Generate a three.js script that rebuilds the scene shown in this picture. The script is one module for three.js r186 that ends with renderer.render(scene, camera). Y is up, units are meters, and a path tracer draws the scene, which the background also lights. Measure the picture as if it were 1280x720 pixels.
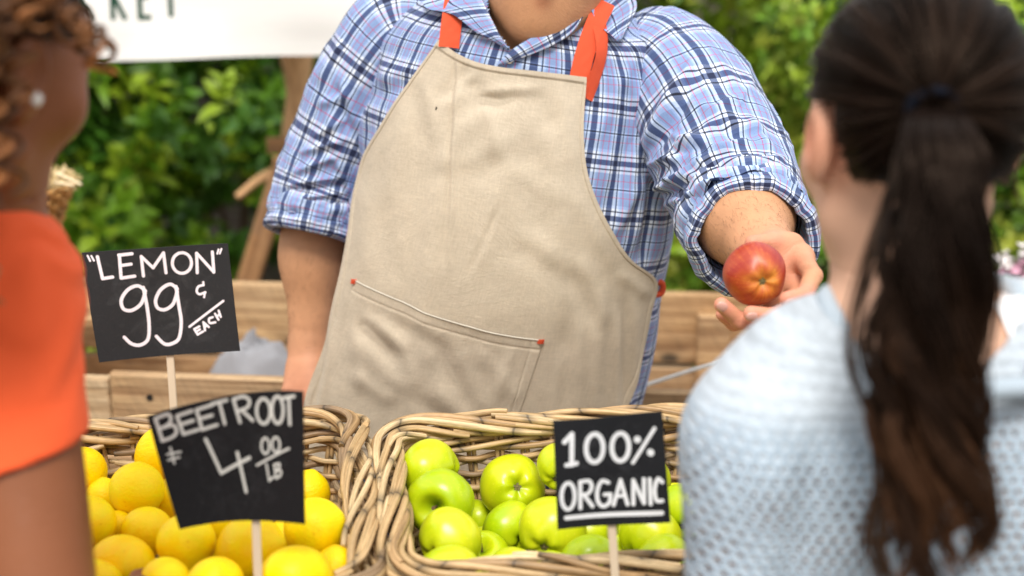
import * as THREE from 'three';
import { mergeGeometries } from 'three/addons/utils/BufferGeometryUtils.js';

// ---------------------------------------------------------------- camera, sky, sun, exposure
const scene = new THREE.Scene();
const FPX = 1700, PITCH = Math.atan(460 / FPX), EYE = 1.68;
const camera = new THREE.PerspectiveCamera(2 * Math.atan(360 / FPX) * 180 / Math.PI, 16 / 9, 0.05, 120);
camera.position.set(0, EYE, 0);
camera.rotation.set(-PITCH, 0, 0);
camera.focus = 1.73;
camera.userData.fStop = 2.4;
camera.updateMatrixWorld();
scene.add(camera);

const renderer = new THREE.WebGLRenderer({ antialias: true });
renderer.setSize(1024, 576);
renderer.toneMapping = THREE.LinearToneMapping;
renderer.toneMappingExposure = 1.86;
renderer.shadowMap.enabled = true;

{ // bright, thinly clouded sky
  const w = 256, h = 128, data = new Float32Array(w * h * 4);
  for (let y = 0; y < h; y++) for (let x = 0; x < w; x++) {
    const el = ((y + 0.5) / h - 0.5) * Math.PI, az = (x / w) * Math.PI * 2;
    const t = Math.max(0, Math.sin(el));
    const cl = 0.5 + 0.5 * Math.sin(az * 3 + 4 * Math.sin(el * 5 + az)) * Math.cos(el * 7 + 2 * Math.sin(az * 2));
    const L = el > 0 ? (0.44 + 0.46 * t) * (1 + 0.16 * (cl - 0.5)) : 0.12, i = (y * w + x) * 4;
    data[i] = L * 0.985; data[i + 1] = L * 1.0; data[i + 2] = L * 1.03; data[i + 3] = 1;
  }
  const sky = new THREE.DataTexture(data, w, h, THREE.RGBAFormat, THREE.FloatType);
  sky.mapping = THREE.EquirectangularReflectionMapping; sky.magFilter = THREE.LinearFilter; sky.needsUpdate = true;
  scene.background = sky; scene.environment = sky;
}
const sun = new THREE.DirectionalLight(new THREE.Color(1, 0.95, 0.88), 1.85);
sun.position.set(-0.5, 8.0, 2.6); sun.target.position.set(0, 1, -2);
sun.castShadow = true; sun.shadow.radius = 40; sun.shadow.mapSize.set(2048, 2048);
Object.assign(sun.shadow.camera, { left: -8, right: 8, top: 8, bottom: -8, near: 0.1, far: 30 });
scene.add(sun, sun.target);

// ---------------------------------------------------------------- helpers
const V = (x, y, z) => new THREE.Vector3(x, y, z);
const sP = Math.sin(PITCH), cP = Math.cos(PITCH);
// a pixel of the photograph (1280 x 720) at an axial distance d, at a wall z, at a height y
const P = (px, py, d) => { const u = (px - 640) / FPX, v = (360 - py) / FPX; return V(d * u, EYE + d * (-sP + v * cP), d * (-cP - v * sP)); };
const PZ = (px, py, z) => { const v = (360 - py) / FPX; return P(px, py, -z / (cP + v * sP)); };
const PY = (px, py, y) => { const v = (360 - py) / FPX; return P(px, py, (EYE - y) / (sP - v * cP)); };
const proj = (p) => { const y = p.y - EYE, d = -y * sP - p.z * cP, v = (y * cP - p.z * sP) / d; return [640 + FPX * p.x / d, 360 - FPX * v, d]; };
function rng(seed) { let a = seed >>> 0; return () => { a = (a + 0x6D2B79F5) | 0; let t = Math.imul(a ^ (a >>> 15), 1 | a); t = (t + Math.imul(t ^ (t >>> 7), 61 | t)) ^ t; return ((t ^ (t >>> 14)) >>> 0) / 4294967296; }; }
const clamp = (x, a = 0, b = 1) => Math.min(b, Math.max(a, x)), mix = (a, b, t) => a + (b - a) * t;
const sstep = (a, b, x) => { const t = clamp((x - a) / (b - a)); return t * t * (3 - 2 * t); };
function hash3(x, y, z) { let h = Math.imul(x, 374761393) + Math.imul(y, 668265263) + Math.imul(z, 1274126177); h = Math.imul(h ^ (h >>> 13), 1103515245); return ((h ^ (h >>> 16)) >>> 0) / 4294967296; }
function noise(x, y, z = 0) { // value noise, -1..1
  const X = Math.floor(x), Y = Math.floor(y), Z = Math.floor(z), f = (t) => t * t * t * (t * (t * 6 - 15) + 10);
  const u = f(x - X), v = f(y - Y), w = f(z - Z), c = (i, j, k) => hash3(X + i, Y + j, Z + k);
  return 2 * mix(mix(mix(c(0, 0, 0), c(1, 0, 0), u), mix(c(0, 1, 0), c(1, 1, 0), u), v), mix(mix(c(0, 0, 1), c(1, 0, 1), u), mix(c(0, 1, 1), c(1, 1, 1), u), v), w) - 1;
}
const fbm = (x, y, z = 0, o = 4) => { let s = 0, a = 0.5; for (let i = 0; i < o; i++) { s += a * noise(x, y, z); x = x * 2.03 + 7.1; y = y * 2.03 + 3.7; z = z * 2.03 + 1.3; a *= 0.5; } return s; };
const table = (rows) => (s) => { // smooth interpolation of rows [key, a, b, ...]
  let i = 0; while (i < rows.length - 2 && s > rows[i + 1][0]) i++;
  const r0 = rows[Math.max(0, i - 1)], r1 = rows[i], r2 = rows[i + 1], r3 = rows[Math.min(rows.length - 1, i + 2)];
  const t = clamp((s - r1[0]) / (r2[0] - r1[0])), h = r2[0] - r1[0];
  return r1.slice(1).map((p1, k) => {
    const p2 = r2[k + 1], m1 = (r2[k + 1] - r0[k + 1]) / ((r2[0] - r0[0]) || 1) * h, m2 = (r3[k + 1] - r1[k + 1]) / ((r3[0] - r1[0]) || 1) * h;
    const t2 = t * t, t3 = t2 * t;
    return (2 * t3 - 3 * t2 + 1) * p1 + (t3 - 2 * t2 + t) * m1 + (-2 * t3 + 3 * t2) * p2 + (t3 - t2) * m2;
  });
};
const spline = (pts) => new THREE.CatmullRomCurve3(pts, false, 'centripetal');
function wrapTex(t, srgb = true) { t.wrapS = t.wrapT = THREE.RepeatWrapping; t.magFilter = THREE.LinearFilter; if (srgb) t.colorSpace = THREE.SRGBColorSpace; t.needsUpdate = true; return t; }
function dataTex(w, h, fn, srgb = true) { // fn(u, v) -> [r, g, b] in 0..1
  const d = new Uint8Array(w * h * 4);
  for (let y = 0; y < h; y++) for (let x = 0; x < w; x++) {
    const c = fn(x / w, y / h), i = (y * w + x) * 4;
    d[i] = 255 * clamp(c[0]); d[i + 1] = 255 * clamp(c[1]); d[i + 2] = 255 * clamp(c[2]); d[i + 3] = 255;
  }
  return wrapTex(new THREE.DataTexture(d, w, h), srgb);
}
const tile = (n) => (u, v, f, o = 3, z = 0) => { // noise that repeats in u and v
  const a = u * Math.PI * 2, b = v * Math.PI * 2, R = f / (Math.PI * 2);
  let s = 0, amp = 0.5, r = R;
  for (let i = 0; i < o; i++) { s += amp * (noise(Math.cos(a) * r + 31 + n, Math.sin(a) * r + Math.cos(b) * r * 1.01 + 17, Math.sin(b) * r + z)); r *= 2; amp *= 0.5; }
  return s;
};
const tn = tile(3);
const names = new Map();
const numbered = (n) => { const k = names.get(n) || 0; names.set(n, k + 1); return k ? n + '_' + String(k).padStart(3, '0') : n; };
function shade(o) { o.traverse((m) => { if (m.isMesh) m.castShadow = m.receiveShadow = true; }); return o; }
function tag(o, label, category, group, kind) { o.userData.label = label; if (category) o.userData.category = category; if (group) o.userData.group = group; if (kind) o.userData.kind = kind; return o; }
function thing(name, label, category, group) { const g = new THREE.Group(); g.name = numbered(name); scene.add(g); return tag(g, label, category, group); }
function part(name, geo, m, parent, label) { const o = new THREE.Mesh(geo, m); o.name = name; o.castShadow = o.receiveShadow = true; parent.add(o); if (label) o.userData.label = label; return o; }
function structure(name, geo, m, label) { const o = part(name, geo, m, scene); o.name = numbered(name); o.userData.kind = 'structure'; if (label) o.userData.label = label; return o; }
// a grid surface: f(u, v) -> [x, y, z, U, V]
function surf(nu, nv, f, { closed = false, keep = null } = {}) {
  const pos = new Float32Array((nu + 1) * (nv + 1) * 3), uv = new Float32Array((nu + 1) * (nv + 1) * 2), idx = [];
  for (let j = 0, k = 0; j <= nv; j++) for (let i = 0; i <= nu; i++, k++) { const p = f(i / nu, j / nv); pos.set(p.slice(0, 3), k * 3); uv[k * 2] = p[3] ?? i / nu; uv[k * 2 + 1] = p[4] ?? j / nv; }
  for (let j = 0; j < nv; j++) for (let i = 0; i < nu; i++) {
    if (keep && !keep((i + 0.5) / nu, (j + 0.5) / nv)) continue;
    const a = j * (nu + 1) + i, b = a + 1, c = a + nu + 1, d = c + 1; idx.push(a, b, d, a, d, c);
  }
  const g = new THREE.BufferGeometry(); g.setAttribute('position', new THREE.BufferAttribute(pos, 3)); g.setAttribute('uv', new THREE.BufferAttribute(uv, 2)); g.setIndex(idx); g.computeVertexNormals();
  if (closed) { const n = g.attributes.normal; for (let j = 0; j <= nv; j++) { const a = j * (nu + 1), b = a + nu, s = V(n.getX(a) + n.getX(b), n.getY(a) + n.getY(b), n.getZ(a) + n.getZ(b)).normalize(); n.setXYZ(a, s.x, s.y, s.z); n.setXYZ(b, s.x, s.y, s.z); } }
  return g;
}
// frames carried along a polyline without twist
function frames(pts) {
  const n = pts.length, T = [], N = [], B = [];
  for (let i = 0; i < n; i++) T.push(pts[Math.min(n - 1, i + 1)].clone().sub(pts[Math.max(0, i - 1)]).normalize());
  let nn = Math.abs(T[0].y) < 0.9 ? V(0, 1, 0) : V(1, 0, 0); nn.addScaledVector(T[0], -nn.dot(T[0])).normalize();
  for (let i = 0; i < n; i++) { nn = nn.clone().addScaledVector(T[i], -nn.dot(T[i])).normalize(); N.push(nn); B.push(T[i].clone().cross(nn)); }
  return { T, N, B };
}
// a round rod with capped ends along points; radius is a number or a function of 0..1; uv in metres along, 0..1 round
function rod(pts, radius, sides = 7, u0 = 0) {
  const n = pts.length, { T, N, B } = frames(pts), rr = typeof radius === 'function' ? radius : () => radius;
  const pos = [], nor = [], uv = [], idx = []; let len = u0;
  for (let i = 0; i < n; i++) {
    if (i) len += pts[i].distanceTo(pts[i - 1]);
    const r = rr(i / (n - 1));
    for (let k = 0; k <= sides; k++) { const a = k / sides * Math.PI * 2, c = Math.cos(a), s = Math.sin(a), nx = N[i].x * c + B[i].x * s, ny = N[i].y * c + B[i].y * s, nz = N[i].z * c + B[i].z * s; pos.push(pts[i].x + nx * r, pts[i].y + ny * r, pts[i].z + nz * r); nor.push(nx, ny, nz); uv.push(len, k / sides); }
  }
  const w = sides + 1;
  for (let i = 0; i < n - 1; i++) for (let k = 0; k < sides; k++) { const a = i * w + k; idx.push(a, a + 1, a + w + 1, a, a + w + 1, a + w); }
  for (const e of [0, n - 1]) { const c = pos.length / 3, s = e ? 1 : -1; pos.push(pts[e].x, pts[e].y, pts[e].z); nor.push(T[e].x * s, T[e].y * s, T[e].z * s); uv.push(e ? len : u0, 0.5); for (let k = 0; k <= sides; k++) { const q = (e * w + k) * 3; pos.push(pos[q], pos[q + 1], pos[q + 2]); nor.push(T[e].x * s, T[e].y * s, T[e].z * s); uv.push(e ? len : u0, 0.5); } for (let k = 0; k < sides; k++) idx.push(c, c + 1 + k + (e ? 0 : 1), c + 1 + k + (e ? 1 : 0)); }
  const g = new THREE.BufferGeometry(); g.setAttribute('position', new THREE.Float32BufferAttribute(pos, 3)); g.setAttribute('normal', new THREE.Float32BufferAttribute(nor, 3)); g.setAttribute('uv', new THREE.Float32BufferAttribute(uv, 2)); g.setIndex(idx); return g;
}
// a plank or box with small chamfers and uv in metres (u along x)
function plank(w, h, d, c = 0.003, du = 0, dv = 0) {
  const s = new THREE.Shape(); const x = w / 2 - c, y = h / 2 - c; s.moveTo(-x, -y); s.lineTo(x, -y); s.lineTo(x, y); s.lineTo(-x, y);
  const g = new THREE.ExtrudeGeometry(s, { depth: d - 2 * c, bevelEnabled: true, bevelThickness: c, bevelSize: c, bevelSegments: 1 }); g.translate(0, 0, -d / 2 + c);
  const p = g.attributes.position, n = g.attributes.normal, uv = g.attributes.uv;
  for (let i = 0; i < p.count; i++) { const X = p.getX(i), Y = p.getY(i), Z = p.getZ(i), ny = Math.abs(n.getY(i)), nx = Math.abs(n.getX(i)); uv.setXY(i, (nx > 0.7 ? Z : X) + du, (ny > 0.7 ? Z : Y) + dv); }
  return g;
}
// hair and other fine strands, all in one geometry, with a colour for each point
class Strands {
  constructor(sides = 3) { this.pos = []; this.nor = []; this.col = []; this.idx = []; this.sides = sides; }
  add(pts, radius, color) {
    const { N, B } = frames(pts), n = pts.length, S = this.sides, base = this.pos.length / 3;
    for (let i = 0; i < n; i++) { const r = radius(i / (n - 1)), c = color(i / (n - 1)); for (let k = 0; k < S; k++) { const a = k / S * Math.PI * 2, q = Math.cos(a), w = Math.sin(a); const nx = N[i].x * q + B[i].x * w, ny = N[i].y * q + B[i].y * w, nz = N[i].z * q + B[i].z * w; this.pos.push(pts[i].x + nx * r, pts[i].y + ny * r, pts[i].z + nz * r); this.nor.push(nx, ny, nz); this.col.push(c[0], c[1], c[2]); } }
    for (let i = 0; i < n - 1; i++) for (let k = 0; k < S; k++) { const a = base + i * S + k, b = base + i * S + (k + 1) % S; this.idx.push(a, b, b + S, a, b + S, a + S); }
  }
  geo() { const g = new THREE.BufferGeometry(); g.setAttribute('position', new THREE.Float32BufferAttribute(this.pos, 3)); g.setAttribute('normal', new THREE.Float32BufferAttribute(this.nor, 3)); g.setAttribute('color', new THREE.Float32BufferAttribute(this.col, 3)); g.setIndex(this.idx); return g; }
}
// ---- distance fields meshed with surface nets (bodies, clothes of the two customers)
const smin = (a, b, k) => { const h = Math.max(k - Math.abs(a - b), 0) / k; return Math.min(a, b) - h * h * k * 0.25; };
const smax = (a, b, k) => -smin(-a, -b, k);
const cone = (a, b, ra, rb) => { const bx = b.x - a.x, by = b.y - a.y, bz = b.z - a.z, L = bx * bx + by * by + bz * bz; return (x, y, z) => { const ax = x - a.x, ay = y - a.y, az = z - a.z, t = clamp((ax * bx + ay * by + az * bz) / L), dx = ax - t * bx, dy = ay - t * by, dz = az - t * bz; return Math.sqrt(dx * dx + dy * dy + dz * dz) - (ra + (rb - ra) * t); }; };
const ball = (c, rx, ry = rx, rz = rx, M = null) => (x, y, z) => { let X = x - c.x, Y = y - c.y, Z = z - c.z; if (M) { const e = M; const a = e[0] * X + e[1] * Y + e[2] * Z, b = e[3] * X + e[4] * Y + e[5] * Z, d = e[6] * X + e[7] * Y + e[8] * Z; X = a; Y = b; Z = d; } const k0 = Math.hypot(X / rx, Y / ry, Z / rz), k1 = Math.hypot(X / (rx * rx), Y / (ry * ry), Z / (rz * rz)); return k1 < 1e-9 ? -Math.min(rx, ry, rz) : k0 * (k0 - 1) / k1; };
const union = (list, k) => (x, y, z) => { let d = 1e3; for (const f of list) d = smin(d, f(x, y, z), k); return d; };
function nets(f, lo, hi, h, uvf) {
  const nx = Math.ceil((hi.x - lo.x) / h) + 1, ny = Math.ceil((hi.y - lo.y) / h) + 1, nz = Math.ceil((hi.z - lo.z) / h) + 1;
  const F = new Float32Array(nx * ny * nz), at = (i, j, k) => (k * ny + j) * nx + i;
  const Q = 5, far = Math.sqrt(3) * Q * 0.5 * h * 1.35 + h; // blocks far from the surface get one value
  for (let K = 0; K < nz; K += Q) for (let J = 0; J < ny; J += Q) for (let I = 0; I < nx; I += Q) {
    const m = f(lo.x + (I + Q / 2) * h, lo.y + (J + Q / 2) * h, lo.z + (K + Q / 2) * h), skip = Math.abs(m) > far;
    for (let k = K; k < Math.min(nz, K + Q); k++) for (let j = J; j < Math.min(ny, J + Q); j++) for (let i = I; i < Math.min(nx, I + Q); i++) F[at(i, j, k)] = skip ? m : f(lo.x + i * h, lo.y + j * h, lo.z + k * h);
  }
  const id = new Int32Array(nx * ny * nz).fill(-1), pos = [], idx = [];
  const E = [[0, 1], [2, 3], [4, 5], [6, 7], [0, 2], [1, 3], [4, 6], [5, 7], [0, 4], [1, 5], [2, 6], [3, 7]];
  for (let k = 0; k < nz - 1; k++) for (let j = 0; j < ny - 1; j++) for (let i = 0; i < nx - 1; i++) {
    const c = []; let m = 0; for (let q = 0; q < 8; q++) { const v = F[at(i + (q & 1), j + ((q >> 1) & 1), k + (q >> 2))]; c.push(v); if (v < 0) m |= 1 << q; }
    if (m === 0 || m === 255) continue;
    let sx = 0, sy = 0, sz = 0, n = 0;
    for (const [a, b] of E) { const va = c[a], vb = c[b]; if ((va < 0) === (vb < 0)) continue; const t = va / (va - vb); sx += (a & 1) + t * ((b & 1) - (a & 1)); sy += ((a >> 1) & 1) + t * (((b >> 1) & 1) - ((a >> 1) & 1)); sz += (a >> 2) + t * ((b >> 2) - (a >> 2)); n++; }
    id[at(i, j, k)] = pos.length / 3; pos.push(lo.x + (i + sx / n) * h, lo.y + (j + sy / n) * h, lo.z + (k + sz / n) * h);
  }
  const quad = (a, b, c, d, flip) => { if (a < 0 || b < 0 || c < 0 || d < 0) return; if (flip) idx.push(a, c, b, a, d, c); else idx.push(a, b, c, a, c, d); };
  for (let k = 1; k < nz - 1; k++) for (let j = 1; j < ny - 1; j++) for (let i = 1; i < nx - 1; i++) {
    const s = F[at(i, j, k)] < 0;
    if (s !== F[at(i + 1, j, k)] < 0) quad(id[at(i, j - 1, k - 1)], id[at(i, j, k - 1)], id[at(i, j, k)], id[at(i, j - 1, k)], !s);
    if (s !== F[at(i, j + 1, k)] < 0) quad(id[at(i - 1, j, k - 1)], id[at(i, j, k - 1)], id[at(i, j, k)], id[at(i - 1, j, k)], s);
    if (s !== F[at(i, j, k + 1)] < 0) quad(id[at(i - 1, j - 1, k)], id[at(i, j - 1, k)], id[at(i, j, k)], id[at(i - 1, j, k)], !s);
  }
  // two projection steps pull the vertices onto the surface, and the gradient gives smooth normals
  const p = new Float32Array(pos), nr = new Float32Array(p.length), e = h * 0.35;
  for (let q = 0; q < p.length; q += 3) {
    let x = p[q], y = p[q + 1], z = p[q + 2], gx, gy, gz;
    for (let it = 0; it < 2; it++) { gx = f(x + e, y, z) - f(x - e, y, z); gy = f(x, y + e, z) - f(x, y - e, z); gz = f(x, y, z + e) - f(x, y, z - e); const L = Math.hypot(gx, gy, gz) || 1; gx /= L; gy /= L; gz /= L; const d = clamp(f(x, y, z), -h * 0.5, h * 0.5) * 0.8; if (it === 0) { x -= gx * d; y -= gy * d; z -= gz * d; } }
    p[q] = x; p[q + 1] = y; p[q + 2] = z; nr[q] = gx; nr[q + 1] = gy; nr[q + 2] = gz;
  }
  const g = new THREE.BufferGeometry(); g.setAttribute('position', new THREE.BufferAttribute(p, 3)); g.setAttribute('normal', new THREE.BufferAttribute(nr, 3)); g.setIndex(idx);
  const uv = new Float32Array(p.length / 3 * 2); for (let q = 0; q < p.length / 3; q++) { const w = (uvf || ((x, y, z) => [x + 0.6 * z, y - 0.3 * z]))(p[q * 3], p[q * 3 + 1], p[q * 3 + 2]); uv[q * 2] = w[0]; uv[q * 2 + 1] = w[1]; }
  g.setAttribute('uv', new THREE.BufferAttribute(uv, 2)); return g;
}
function colorize(g, fn) { const p = g.attributes.position, c = new Float32Array(p.count * 3); for (let i = 0; i < p.count; i++) c.set(fn(p.getX(i), p.getY(i), p.getZ(i)), i * 3); g.setAttribute('color', new THREE.BufferAttribute(c, 3)); return g; }
const std = (o) => new THREE.MeshStandardMaterial(o), phys = (o) => new THREE.MeshPhysicalMaterial(o);
const lin = (r, g, b) => new THREE.Color().setRGB(r, g, b);
const onGrid = (ps, h, pad = 0.03) => { const b = new THREE.Box3().setFromPoints(ps).expandByScalar(pad); return [b.min, b.max, h]; };
// ---------------------------------------------------------------- ground, fence, hedge
{
  const t = dataTex(512, 512, (u, v) => { const a = tn(u, v, 10, 4), b = tn(u, v, 60, 2, 5); const k = 0.33 + 0.16 * a + 0.12 * b; return [k * 1.05, k * 0.95, k * 0.78]; });
  t.repeat.set(120, 120);
  structure('ground', new THREE.PlaneGeometry(240, 240).rotateX(-Math.PI / 2), std({ map: t, roughness: 0.95 }), 'bare trodden earth of the market garden');
}
function woodTex(seed, a, b, w = 1024, h = 256) { // 1.28 m x 0.32 m of sawn board
  const kn = []; const r = rng(seed); for (let i = 0; i < 3; i++) kn.push([r(), 0.15 + 0.7 * r(), 0.014 + 0.02 * r()]);
  const bd = new Float32Array(w * h); const map = dataTex(w, h, (u, v) => {
    let y = v * 9 + 0.7 * fbm(u * 3 + seed, v * 2, seed, 3), k = 0, dark = 0;
    for (const [ku, kv, kr] of kn) { const du = (u - ku) * 4, dv = v - kv, d = Math.hypot(du * 0.55, dv); y += 0.9 * Math.exp(-d * d / (kr * kr * 14)) * Math.sign(dv) ; dark += Math.exp(-Math.pow(d / kr, 3)) + 0.25 * Math.exp(-d * d / (kr * kr * 6)); }
    const ring = 0.5 + 0.5 * Math.sin(y * 6.283 + 1.2 * fbm(u * 8, v * 9, seed, 2)), fine = noise(u * 45 + seed, v * 190, 3), streak = noise(u * 6, v * 60, 9 + seed);
    k = clamp(0.5 + 0.30 * (ring - 0.5) + 0.14 * fine + 0.22 * streak + 0.3 * fbm(u * 3, v * 3, seed + 4, 3));
    const m = clamp(1 - 0.62 * clamp(dark)), saw = 0.10 * Math.max(0, noise(u * 260 + 30 * v, v * 12, seed)); bd[Math.round(v * h) * w + Math.round(u * w)] = k * m + saw; const gy = 0.16 * clamp(0.5 + 1.4 * fbm(u * 5 + 9, v * 2, seed + 8, 3)); return [0, 1, 2].map((i) => mix(mix(b[i], a[i], k) * m * (1 - saw), 0.62 * (0.7 + 0.5 * k), gy));
  });
  const bump = dataTex(w, h, (u, v) => { const q = bd[Math.round(v * h) * w + Math.round(u * w)]; return [q, q, q]; }, false);
  return [map, bump];
}
const woodMats = [[11, [0.85, 0.71, 0.52], [0.58, 0.43, 0.28]], [23, [0.81, 0.66, 0.47], [0.53, 0.38, 0.24]], [37, [0.88, 0.77, 0.61], [0.66, 0.52, 0.36]]].map(([s, a, b]) => {
  const [map, bump] = woodTex(s, a, b); map.repeat.set(1 / 1.28, 1 / 0.32); bump.repeat.set(1 / 1.28, 1 / 0.32);
  return std({ map, bumpMap: bump, bumpScale: 0.0022, roughness: 0.72 });
});
const darkWood = (() => { const [m] = woodTex(51, [0.58, 0.53, 0.48], [0.42, 0.37, 0.32], 512, 128); m.repeat.set(1 / 1.28, 1 / 0.32); return std({ map: m, roughness: 0.85 }); })();

{ // weathered board fence behind the hedge
  const f = thing('board_fence', 'weathered dark board fence behind the leafy hedge', 'fence'); f.position.set(0, 0, -7.2);
  const r = rng(5), g = [0, 1, 2].map((k) => plank(0.14, 2.3, 0.02, 0.003, k * 0.4, k * 0.1).rotateZ(0));
  for (let i = 0; i < 64; i++) { const b = part('board', g[i % 3], darkWood, f); b.position.set(-4.8 + i * 0.15, 1.15 + 0.02 * r(), 0.012 * r()); b.rotation.z = (r() - 0.5) * 0.01; }
  for (const y of [0.5, 1.8]) part('rail', plank(9.8, 0.09, 0.04), darkWood, f).position.set(0, y, -0.05);
}
// one leaf, one sprig of leaves on a twig
function leafGeo(L, W, bend) { return surf(2, 4, (u, v) => { const w = W * Math.pow(Math.sin(Math.PI * Math.pow(v * 0.94 + 0.05, 0.8)), 0.9), x = (u - 0.5) * w; return [x, -bend * v * v * L + Math.abs(u - 0.5) * 0.28 * w, v * L, u, v]; }); }
function sprigGeo(seed, n, L, W) {
  const r = rng(seed), gs = [];
  for (let i = 0; i < n; i++) {
    const l = leafGeo(L * (0.7 + 0.5 * r()), W * (0.8 + 0.4 * r()), 0.15 + 0.5 * r());
    l.rotateX(-0.15 - 0.9 * (i / n) + 0.5 * (r() - 0.5)); l.rotateZ((r() - 0.5) * 0.8); l.rotateY(i * 2.4 + r()); l.translate(0, L * 1.1 * i / n, 0); gs.push(l);
  }
  gs.push(rod([V(0, -L * 0.8, 0), V(0.004, L * 0.2, 0), V(0, L * 1.1, 0.004)], 0.0025, 4));
  return mergeGeometries(gs);
}
const sprigs = [sprigGeo(1, 8, 0.075, 0.034), sprigGeo(2, 9, 0.06, 0.03), sprigGeo(3, 7, 0.085, 0.026), sprigGeo(4, 11, 0.045, 0.024)];
const leafMat = phys({ color: 0xffffff, roughness: 0.42, side: THREE.DoubleSide, specularIntensity: 0.7 });
const barkMat = (() => { const m = dataTex(256, 256, (u, v) => { const k = 0.5 + 0.5 * tn(u, v, 18, 4); return [mix(0.26, 0.5, k), mix(0.2, 0.4, k), mix(0.14, 0.29, k)]; }); m.repeat.set(6, 3); return std({ map: m, roughness: 0.9 }); })();
function bush(name, label, x, z, rx, y0, y1, rz, count, pal, kind, seed, group) {
  const r = rng(seed), g = thing(name, label, 'bush', group); g.position.set(x, 0, z);
  const st = []; for (let i = 0; i < 6; i++) { const a = r() * 6.28, q = 0.3 + 0.6 * r(), h = y0 + (y1 - y0) * (0.4 + 0.5 * r()); st.push(rod(spline([V(0.1 * (r() - 0.5), 0, 0.1 * (r() - 0.5)), V(0.25 * q * rx * Math.cos(a), h * 0.4, 0.25 * q * rz * Math.sin(a)), V(q * rx * Math.cos(a) * 0.8, h, q * rz * Math.sin(a) * 0.8)]).getPoints(10), (t) => 0.022 * (1 - 0.75 * t), 6)); }
  part('trunk', mergeGeometries(st), barkMat, g);
  count = Math.round(count * 0.8); const im = new THREE.InstancedMesh(sprigs[kind], leafMat, count), m = new THREE.Matrix4(), q = new THREE.Quaternion(), up = V(0, 1, 0), c = new THREE.Color();
  // clumps of sprigs leave gaps between them
  const cl = []; for (let i = 0; i < Math.ceil(count / 16); i++) { let d; do { d = V(r() * 2 - 1, r() * 2 - 1, r() * 2 - 1); } while (d.length() > 1 || d.length() < 0.45); cl.push([d, r()]); }
  for (let i = 0; i < count; i++) {
    const [d0, tone] = cl[Math.floor(r() * cl.length)], s = 0.16, d = d0.clone().add(V((r() + r() - 1) * s, (r() + r() - 1) * s, (r() + r() - 1) * s));
    const p = V(d.x * rx, (y0 + y1) / 2 + d.y * (y1 - y0) / 2, d.z * rz), o = V(d.x / rx, 0.35 + d.y / (y1 - y0), d.z / rz).normalize().add(V(r() - 0.5, r() - 0.3, r() - 0.5)).normalize();
    q.setFromUnitVectors(up, o); q.multiply(new THREE.Quaternion().setFromAxisAngle(up, r() * 6.28));
    const k = 0.75 + 0.6 * r(); m.compose(p, q, V(k, k, k)); im.setMatrixAt(i, m);
    const a = pal[Math.floor(r() * pal.length)], b = 0.75 + 0.25 * r() + 0.35 * tone; c.setRGB(a[0] * b, a[1] * b, a[2] * b); im.setColorAt(i, c);
  }
  im.name = 'crown'; im.castShadow = im.receiveShadow = true; im.userData.kind = 'stuff'; g.add(im);
}
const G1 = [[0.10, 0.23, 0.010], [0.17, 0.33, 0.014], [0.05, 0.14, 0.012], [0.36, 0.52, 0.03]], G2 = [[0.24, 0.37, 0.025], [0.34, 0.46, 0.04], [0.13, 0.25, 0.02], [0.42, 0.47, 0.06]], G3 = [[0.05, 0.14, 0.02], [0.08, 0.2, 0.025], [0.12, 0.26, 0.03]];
{
  const H = 'bushes of the hedge behind the stall';
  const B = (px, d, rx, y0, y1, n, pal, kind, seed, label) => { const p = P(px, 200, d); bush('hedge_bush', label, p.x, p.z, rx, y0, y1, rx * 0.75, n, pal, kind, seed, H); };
  B(-20, 4.6, 0.75, 0.1, 1.95, 700, G1, 0, 101, 'broad-leaved green bush behind the small straw basket');
  B(150, 4.7, 0.72, 0.05, 1.75, 800, G1, 0, 102, 'bright broad-leaved bush directly behind the lemon price sign');
  B(300, 5.5, 0.65, 0.25, 1.9, 430, G1, 1, 103, 'open bush under the banner with dark gaps beside the tree trunk');
  B(235, 6.3, 0.8, 0.1, 2.0, 330, G3, 1, 104, 'dark sparse bush against the fence under the banner');
  B(520, 5.6, 0.8, 0.1, 2.0, 500, G1, 1, 105, 'green bush hidden mostly behind the stallholder');
  B(800, 5.0, 0.72, 0.05, 1.8, 800, G2, 3, 106, 'small-leaved bush beside the extended plaid sleeve');
  B(975, 5.7, 0.8, 0.1, 2.1, 800, G2, 1, 107, 'yellowish green bush between the sleeve and the dark-haired head');
  B(1010, 4.5, 0.45, 0.0, 0.95, 420, G1, 3, 108, 'low green bush above the bin beside the offered fruit');
  B(1180, 5.0, 0.7, 0.05, 2.0, 700, G2, 3, 109, 'green bush mostly hidden behind the dark-haired head');
  B(1350, 4.8, 0.75, 0.05, 1.95, 800, G1, 3, 110, 'dense green bush beyond the right ear of the ponytailed shopper');
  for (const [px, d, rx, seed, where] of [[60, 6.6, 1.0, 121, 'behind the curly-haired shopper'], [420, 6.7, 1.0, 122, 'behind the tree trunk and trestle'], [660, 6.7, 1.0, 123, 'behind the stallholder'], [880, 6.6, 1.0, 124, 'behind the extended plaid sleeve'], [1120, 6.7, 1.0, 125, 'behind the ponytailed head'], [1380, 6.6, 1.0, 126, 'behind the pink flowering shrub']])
    B(px, d, rx, 0.0, 2.3, 620, G3, 1, seed, 'dark green back-row bush against the fence ' + where);
}
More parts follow.
